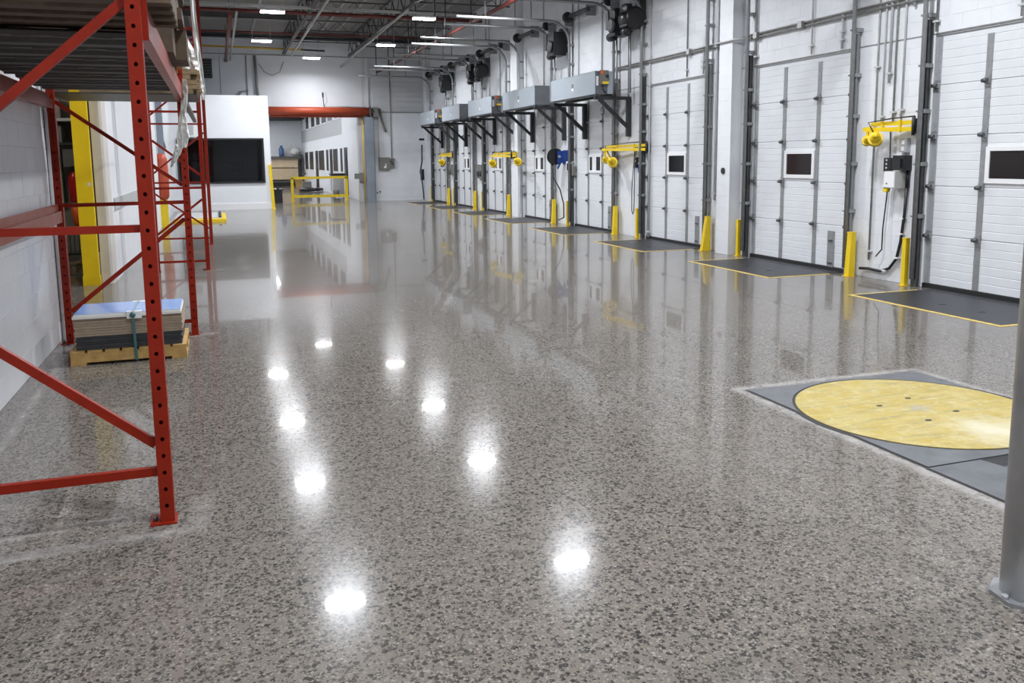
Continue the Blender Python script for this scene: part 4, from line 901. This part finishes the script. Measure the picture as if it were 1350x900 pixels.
t = thing('orange_hook_cover', 'orange plastic hanger below the fire extinguisher', 'hanger', (-1.98, 14.05, .75)); part('body', MB().tube([(-1.98, 14.08, .72), (-1.97, 14.06, .8), (-1.98, 14.06, 1.0), (-1.99, 14.08, 1.06)], [.03, .07, .08, .03], 10), M_ORN, t); part('peg', MB().box(-2.0, -1.96, 14.08, 14.2, .95, .99), M_BLKPL, t)
t = thing('wire_basket', 'dark wire basket on the store room wall', 'basket', (-2.1, 14.0, .3))
part('basket_rim', MB().bar((-2.35, 13.95, .68), (-1.9, 13.95, .68), .02, .02).bar((-2.35, 13.95, .34), (-1.9, 13.95, .34), .03, .03).box(-2.35, -2.33, 13.95, 14.2, .3, .7), M_BLKMET, t)
for k in range(8): part('wire', MB().cyl((-2.33+k*.06, 13.95, .34), (-2.33+k*.06, 13.95, .68), .006, 5), M_BLKMET, t)
t = thing('store_shelf', 'dark shelf with boxes high on the store room wall', 'shelf', (-2.3, 14, 1.95))
part('shelf_board', MB().box(-3.2, -1.8, 13.7, 14.2, 1.93, 1.97), M_BLKMET, t); part('upper_board', MB().box(-3.2, -1.8, 13.7, 14.2, 2.27, 2.31), M_GREYBOX, t); part('support', MB().box(-2.42, -2.38, 13.7, 14.2, 1.97, 2.27), M_BLKMET, t)
solo('storage_box', MB().box(-2.36, -2.06, 13.75, 14.1, 1.97, 2.2), M_DKGREY, 'dark box on the lower store room shelf', 'box', loc=(-2.2, 13.9, 1.97))
t = thing('cable_drum', 'pale drum standing on the upper store room shelf', 'drum', (-2.2, 13.95, 2.31)); part('drum_body', MB().cyl((-2.2, 13.95, 2.31), (-2.2, 13.95, 2.62), .12, 14), M_OFFWHITE, t); part('flange', MB().cyl((-2.2, 13.95, 2.62), (-2.2, 13.95, 2.65), .15, 14), M_DKGREY, t)
t = thing('wooden_pallet', 'broken wooden pallet leaning on the floor behind the yellow column', 'pallet', (-2.05, 13.5, 0))
for k in range(4): part('deck_board', MB().bar((-2.45, 13.25+k*.16, .20), (-1.88, 13.25+k*.16, .30-.02*k), .11, .022), M_WOODM, t)
for k in range(2): part('stringer', MB().bar((-2.4+k*.45, 13.15, .13+.06*k), (-2.4+k*.45, 13.85, .13+.06*k), .04, .09), M_WOODM, t)
part('stringer', MB().box(-2.45, -1.9, 13.2, 13.26, 0, .09), M_WOODM, t)

# ---- rack
def holed_strip(w, h, pitch, hr, z0, hx):
    """flat strip in local (u, z) with a row of real octagonal holes; returns list of quads of (u, z)"""
    q = []; n = int((h-z0)/pitch)
    if z0 > 0: q.append(((0, 0), (w, 0), (w, z0), (0, z0)))
    for k in range(n):
        za = z0+k*pitch; zb = za+pitch; zc = (za+zb)/2; m = (za+zb)/2
        outer = [(w, m), (w, zb), (hx, zb), (0, zb), (0, m), (0, za), (hx, za), (w, za)]
        inner = [(hx+hr*math.cos(a), zc+hr*1.15*math.sin(a)) for a in [math.pi/4*j for j in range(8)]]
        for j in range(8): q.append((outer[j], outer[(j+1) % 8], inner[(j+1) % 8], inner[j]))
    e = z0+n*pitch
    if e < h-1e-4: q.append(((0, e), (w, e), (w, h), (0, h)))
    return q
UW, UD, UH = .062, .075, 4.9
def upright_mesh():
    mb = MB()
    for qd in holed_strip(UW, UH, .08, .0088, .045, UW/2): mb.quad(*[(u, 0, z) for u, z in qd])
    for qd in holed_strip(UD, UH, .08, .0065, .065, UD*.3): mb.quad(*[(UW, u, z) for u, z in qd])
    mb.quad((UW, UD, 0), (0, UD, 0), (0, UD, UH), (UW, UD, UH))
    # inner return lips and left side
    mb.quad((0, UD, 0), (0, UD*.0, 0), (0, 0, UH), (0, UD, UH))
    mb.quad((0, 0, UH), (UW, 0, UH), (UW, UD, UH), (0, UD, UH))
    return mb
ME_UP = upright_mesh().mesh('upright', M_RED)
ME_FOOT = MB().box(-.045, UW+.01, -.02, UD+.03, 0, .008).mesh('footplate', M_RED)
ME_ANCH = MB().cyl((-.025, .03, .008), (-.025, .03, .03), .012, 6).mesh('anchor', M_DKSTEEL)
rack = thing('pallet_rack', 'tall red steel pallet rack frames along the left wall', 'pallet rack', (-.8, 9, 0))
FR = [(4.09, -.333, -1.40, 'near'), (8.70, -.312, -1.403, 'f2'), (14.0, -.232, -.955, 'f3'), (18.4, -.20, -1.24, 'f4')]
def brace(y, xa, za, xb, zb, w=.034):
    part('brace', MB().bar((xa, y+UD*.5, za), (xb, y+UD*.5, zb), .03, w, (0, 1, 0) if abs(xa-xb) < 1e-6 else (0, 0, 1)), M_RED, rack)
for (y, xf, xb, nme) in FR:
    for x in (xf, xb):
        u = piece('upright', ME_UP, rack, (x, y, 0)); ORG[u.name] = (x, y, 0)
        for nm_, me_ in (('footplate', ME_FOOT), ('anchor', ME_ANCH)):
            o = bpy.data.objects.new(nm_, me_); COL.objects.link(o); o.parent = u
    xr = xb+UW
    if nme == 'near':
        brace(y, xf, .245, xr, .245, .04); brace(y, xf, .375, xr, 1.20, .04); brace(y, xf, 1.372, xr, 1.374, .034); brace(y, xr, 1.47, xf, 2.355, .04); brace(y, xf, 2.5, xr, 3.4); brace(y, xf, 3.6, xr, 3.6); brace(y, xr, 3.7, xf, 4.5)
    elif nme == 'f2':
        brace(y, xf, .134, xr, .134); brace(y, xr, .30, xf, 1.13, .04); brace(y, xf, 1.29, xr, 1.285); brace(y, xr, 2.22, xf, 1.45); brace(y, xr, 2.4, xf, 3.2); brace(y, xr, 3.6, xf, 3.6); brace(y, xf, 3.7, xr, 4.5)
    elif nme == 'f3':
        brace(y, xf, .145, xr, .15); brace(y, xr, .58, xf, 1.10); brace(y, xf, 1.28, xr, 1.28); brace(y, xr, 2.0, xf, 1.47); brace(y, xf, 2.43, xr, 2.43); brace(y, xr, 2.6, xf, 3.2); brace(y, xf, 3.4, xr, 3.4); brace(y, xf, 3.66, xr, 3.66); brace(y, xr, 3.3, xf, 3.5)
    else:
        brace(y, xf, .135, xr, .15); brace(y, xr, 1.05, xf, .33); brace(y, xf, 1.27, xr, 1.27); brace(y, xr, 1.46, xf, 2.26); brace(y, xf, 2.43, xr, 2.43); brace(y, xf, 3.6, xr, 3.6); brace(y, xr, 2.6, xf, 3.4)
def beam(x0, x1, y0, y1, z0, z1, m, sgn):
    """stepped rack beam: lower box plus an inward shelf step"""
    mb = MB(); mb.box(x0, x1, y0, y1, z0, z0+(z1-z0)*.62); xm = x0+(x1-x0)*.5
    (mb.box(xm, x1, y0, y1, z0+(z1-z0)*.62, z1) if sgn > 0 else mb.box(x0, xm, y0, y1, z0+(z1-z0)*.62, z1))
    b = part('beam', mb, m, rack)
    for y in (y0, y1): part('end_connector', MB().box(x0-.004, x1+.008, y-.004 if y == y0 else y-.006, y+.006 if y == y0 else y+.004, z0-.03, z1+.03), M_RED, b)
beam(-.305, -.255, 4.17, 8.70, 2.225, 2.36, M_REDL, 1)
beam(-1.40, -1.35, 4.17, 8.70, 2.155, 2.285, M_REDL, -1)
beam(-1.40, -1.35, 4.17, 8.76, 1.135, 1.30, M_REDL, -1)
# grey deck channels spanning front to back
def deck_mesh(wd):
    prof = [(0, -.03), (.015, -.05), (.06, -.05), (.075, -.012), (wd-.14, -.012), (wd-.12, -.04), (wd, -.04)]
    mb = MB()
    for (ya, za), (yb, zb) in zip(prof, prof[1:]): mb.quad((0, ya, za), (1.14, ya, za), (1.14, yb, zb), (0, yb, zb)); mb.quad((0, ya, za+.004), (0, yb, zb+.004), (1.14, yb, zb+.004), (1.14, ya, za+.004))
    for k in range(6): mb.box(.08+k*.19, .17+k*.19, .02, .05, -.054, -.050)
    return mb
ME_DECK = deck_mesh(.52).mesh('deck_channel', M_DECK)
for k in range(7): piece('deck_channel', ME_DECK, rack, (-1.40, 4.98+k*.525, 2.36))
part('wrap_strip', crumple([(-.20, 13.96, 4.85), (-.195, 13.95, 4.0), (-.17, 13.95, 3.4), (-.15, 13.96, 3.0), (-.13, 13.96, 2.75), (-.12, 13.96, 2.6)], [.06, .07, .08, .10, .09, .03], (1, 0, 0), .012, 3, 5, 5), M_CLEAR, rack, 'white wrapping around a far upright')
M_BLKBEAM = M_BLKMET
part('dark_beam', MB().box(-.29, -.24, 8.78, 14.0, 2.265, 2.30), M_BLKPL, rack, 'dark beam of the second bay')
part('deck_panel', MB().box(-1.40, -.13, 8.79, 9.85, 2.300, 2.311), M_BLKMET, rack, 'dark deck sheet of the second bay')

# goods on the upper deck
def pallet(x0, x1, y0, y1, z, label, m, nb=6):
    t = thing('wooden_pallet', label, 'pallet', ((x0+x1)/2, (y0+y1)/2, z))
    for k in range(3):
        yk = y0+(y1-y0-.04)*k/2; part('stringer', MB().box(x0, x1, yk, yk+.04, z+.02, z+.105), m, t)
    for k in range(nb):
        xk = x0+(x1-x0-.09)*k/(nb-1); part('deck_board', MB().box(xk, xk+.09, y0, y1, z+.105, z+.125), m, t)
    for k in (0, .5, 1):
        xk = x0+(x1-x0-.09)*k; part('bottom_board', MB().box(xk, xk+.09, y0, y1, z, z+.02), m, t)
    return t
def cross_pallet(x0, x1, y0, y1, z, label, m):
    t = thing('wooden_pallet', label, 'pallet', ((x0+x1)/2, (y0+y1)/2, z))
    n = 4
    for k in range(n): yk = y0+(y1-y0-.10)*k/(n-1); part('bottom_board', MB().box(x0, x1, yk, yk+.10, z, z+.02), m, t)
    for k in range(4): xk = x0+(x1-x0-.05)*k/3; part('stringer', MB().box(xk, xk+.05, y0, y1, z+.02, z+.11), m, t)
    for k in range(6): yk = y0+(y1-y0-.12)*k/5; part('deck_board', MB().box(x0, x1, yk, yk+.12, z+.11, z+.13), m, t)
cross_pallet(-1.40, -.15, 4.20, 4.95, 2.364, 'wooden pallet on the upper deck directly above the nearest rack frame', M_WOODD)
cross_pallet(-1.40, -.32, 5.0, 5.9, 2.364, 'wooden pallet second from the nearest frame on the upper deck', M_WOODD)
def lumber(label, x0, x1, y0, y1, z0, rows, m, seed, strap=True):
    rnd = random.Random(seed)
    t = thing('lumber_bundle', label, 'lumber', ((x0+x1)/2, (y0+y1)/2, z0))
    z = z0
    for (n, h) in rows:
        w = (y1-y0)/n
        for k in range(n):
            j = rnd.uniform(-.05, .05)
            part('plank', MB().box(x0, x1+j, y0+k*w+.003, y0+(k+1)*w-.003, z+.002, z+h-.002), m, t)
        z += h
    return t
lumber('stack of thick dark timbers jutting out over the front rack beam', -1.35, -.18, 6.0, 6.9, 2.364, [(2, .205), (2, .075), (2, .10), (3, .12)], M_WOODD, 1)
lumber('short stack of brown timber ends above the nearest rack frame', -1.3, -.25, 4.3, 4.9, 2.495, [(3, .12), (3, .12), (3, .12)], M_WOODM, 2)
lumber('bundle of sawn boards past the second rack frame', -1.15, -.14, 8.85, 9.75, 2.312, [(7, .045), (7, .045), (7, .045), (7, .05), (7, .05)], M_WOODM, 3)
lumber('small bundle of yellowish boards beside the dark timbers', -1.2, -.24, 7.2, 7.7, 2.364, [(5, .05), (5, .05), (5, .05)], M_WOOD, 4)
t = thing('plastic_bag', 'crumpled white plastic bag on the sawn boards at the rack edge', 'bag', (-.4, 9.2, 2.55))
part('bag_body', crumple([(-.24, 9.1, 2.90), (-.25, 9.08, 2.84), (-.24, 9.06, 2.74), (-.23, 9.05, 2.64), (-.23, 9.05, 2.556)], [.05, .14, .20, .24, .26], (1, -.25, 0), .022, 5, 8, 3), M_CLEAR, t)
part('bag_fold', crumple([(-.30, 9.3, 2.82), (-.30, 9.3, 2.70), (-.29, 9.28, 2.556)], [.12, .3, .34], (.3, -1, 0), .02, 9, 7, 3), M_CLEAR, t)
t = thing('plastic_wrap', 'torn milky plastic wrap hanging from the front rack beam', 'plastic wrap', (-.24, 8.4, 2.3))
part('hanging_sheet', crumple([(-.225, 8.3, 2.40), (-.23, 8.34, 2.28), (-.25, 8.36, 2.14), (-.262, 8.36, 2.02), (-.268, 8.4, 1.90), (-.285, 8.42, 1.80)], [.04, .06, .055, .075, .12, .09], (1, .2, 0), .014, 2, 7, 4), M_CLEAR, t)
part('loose_end', crumple([(-.29, 8.4, 1.84), (-.32, 8.42, 1.76), (-.36, 8.44, 1.68), (-.39, 8.45, 1.62)], [.10, .08, .05, .01], (1, .2, .3), .010, 6, 5, 3), M_CLEAR, t)

# pallet with boards on the floor
pt = thing('wooden_pallet', 'yellowish wooden pallet on the floor carrying the strapped boards', 'pallet', (-.78, 8.05, 0))
for yk in (7.70, 8.05, 8.40): part('stringer', MB().box(-1.225, -.325, yk, yk+.045, .022, .10), M_WOOD, pt)
for k in range(7): xk = -1.225+(.9-.11)*k/6; part('deck_board', MB().box(xk, xk+.11, 7.695, 8.45, .10, .12), M_WOOD, pt)
for k in range(2): xk = (-1.225, -.445)[k]; part('bottom_board', MB().box(xk, xk+.12, 7.695, 8.45, 0, .022), M_WOOD, pt)
z = .12
def sheet(z, h, x0, x1, y0, y1, m, label, grp):
    return solo('board_sheet', MB().box(x0, x1, y0, y1, z+.0008, z+h-.0008), m, label, 'board', grp, loc=((x0+x1)/2, (y0+y1)/2, z))
pos = ['bottom', 'second', 'third', 'fourth', 'fifth', 'sixth', 'seventh', 'top']
for k in range(5):
    j = random.uniform(-.008, .008)
    sheet(z, .023, -1.175+j, -.355+j, 7.735+j, 8.33, M_CHAR, f'charcoal board lying on the floor pallet, {["bottom", "second", "third", "fourth", "top"][k]} of the dark ones', 'charcoal boards on the pallet'); z += .023
for k in range(7):
    j = random.uniform(-.007, .007)
    sheet(z, .022, -1.18+j, -.345+j, 7.73+j, 8.34, M_BROWN, f'brown fibreboard sheet on the floor pallet, {["bottom", "second", "third", "fourth", "fifth", "sixth", "top"][k]} of the brown ones', 'brown fibreboards on the pallet'); z += .022
t = thing('filmed_board', 'white board with blue protective film on top of the strapped stack', 'board', (-.76, 8, z))
part('white_core', MB().box(-1.19, -.35, 7.70, 8.30, z, z+.02).box(-1.18, -.355, 7.71, 8.3, z+.021, z+.036), M_WHITEB, t); part('film', MB().box(-1.178, -.357, 7.712, 8.298, z+.036, z+.038), M_BLUEF, t)
zt = z+.038
t = thing('teal_strap', 'teal strap tied around the board stack on the pallet', 'strap', (-.73, 7.7, .03))
part('front_run', MB().bar((-.722, 7.69, .015), (-.728, 7.69, zt), .022, .004, (0, 1, 0)), M_TEAL, t); part('top_run', MB().bar((-.728, 7.69, zt+.003), (-.728, 8.31, zt+.003), .018, .003), mat('pale_teal_strap', (.25, .36, .38), .35), t)
part('buckle', MB().lathe((-.728, 7.68, zt-.022), (0, -1, 0), [(0, .022), (.01, .024), (.02, .012)], 10), M_TEAL, t); part('corner_pad', MB().box(-.775, -.66, 7.688, 7.70, zt-.055, zt+.004).box(-.775, -.66, 7.69, 7.75, zt, zt+.003).box(-.775, -.66, 8.24, 8.30, zt, zt+.003), M_WHITE, t)

# ================================================================== FOREGROUND RIGHT
tt = thing('turntable', 'round worn yellow turntable plate set flush in a steel frame', 'turntable', (4.265, 4.235, 0))
cx, cy, R = 4.262, 4.235, .765
X0, X1, Y0, Y1 = 3.515, 5.01, 3.40, 5.045
seg = 64; mb = MB()
def edge_pt(a):
    c_, s_ = math.cos(a), math.sin(a)
    tx = ((X1-cx) if c_ > 0 else (X0-cx))/c_ if abs(c_) > 1e-9 else 1e9; ty = ((Y1-cy) if s_ > 0 else (Y0-cy))/s_ if abs(s_) > 1e-9 else 1e9
    k = min(abs(tx), abs(ty)); return (cx+c_*max(k, R+.02), cy+s_*max(k, R+.02))
angs = sorted([2*math.pi*q/seg for q in range(seg)] + [math.atan2(b-cy, a-cx) % (2*math.pi) for a in (X0, X1) for b in (Y0, Y1)])
for a, b in zip(angs, angs[1:]+[angs[0]]):
    ra = R+.02; mb.quad((cx+ra*math.cos(a), cy+ra*math.sin(a), .005), (*edge_pt(a), .005), (*edge_pt(b), .005), (cx+ra*math.cos(b), cy+ra*math.sin(b), .005))
part('frame_plate', mb, M_ALU, tt)
part('pit_shadow_gap', MB().box(X0-.018, X1+.01, Y0-.015, Y1+.01, 0, .002).prism([(cx+(R+.04)*math.cos(q*math.pi/32), cy+(R+.04)*math.sin(q*math.pi/32)) for q in range(64)], 0, .0025), M_BLACK, tt)
part('disc', MB().prism([(cx+R*math.cos(q*math.pi/48), cy+R*math.sin(q*math.pi/48)) for q in range(96)], .001, .007), M_DISC, tt)
for hx, hy in ((4.095, 4.39), (4.405, 4.463), (4.466, 4.116), (4.151, 4.03)): part('bolt_slot', MB().prism([(hx+.024*math.cos(q*math.pi/6)-.004, hy+.016*math.sin(q*math.pi/6)) for q in range(12)], .007, .0078), M_BLACK, tt)
t = thing('floor_plate', 'grey steel cover plate in the floor next to the turntable frame', 'cover plate', (3.9, 3.0, 0))
part('cover', MB().prism([(3.505, 3.385), (3.505, 1.9), (4.9, 1.9), (4.9, 3.26), (3.895, 3.26), (3.865, 3.385)], 0, .005), M_ALU, t)
part('open_slot', MB().box(3.86, 4.9, 3.262, 3.387, 0, .002).box(3.49, 3.505, 1.9, 3.39, 0, .0025).box(3.505, 3.87, 3.385, 3.39, 0, .0025), M_BLACK, t)
post = thing('steel_post', 'round bare steel post bolted to the floor at the right edge', 'post', (2.835, 2.235, 0))
px, py, pr = 2.818, 2.215, .10
part('pole', MB().tube([(px, py, .012), (px, py, ZC)], pr, 32), M_STAIN, post)
oct_ = [(px+.138*math.cos(q*math.pi/4+.2), py+.138*math.sin(q*math.pi/4+.2)) for q in range(8)]
bp_ = part('base_plate', MB().prism(oct_, 0, .014), M_GALV, post)
for q in range(4):
    a = math.pi/4+q*math.pi/2+.75; part('bolt', MB().cyl((px+.116*math.cos(a), py+.116*math.sin(a), .014), (px+.116*math.cos(a), py+.116*math.sin(a), .026), .012, 8), M_GALVL, bp_)
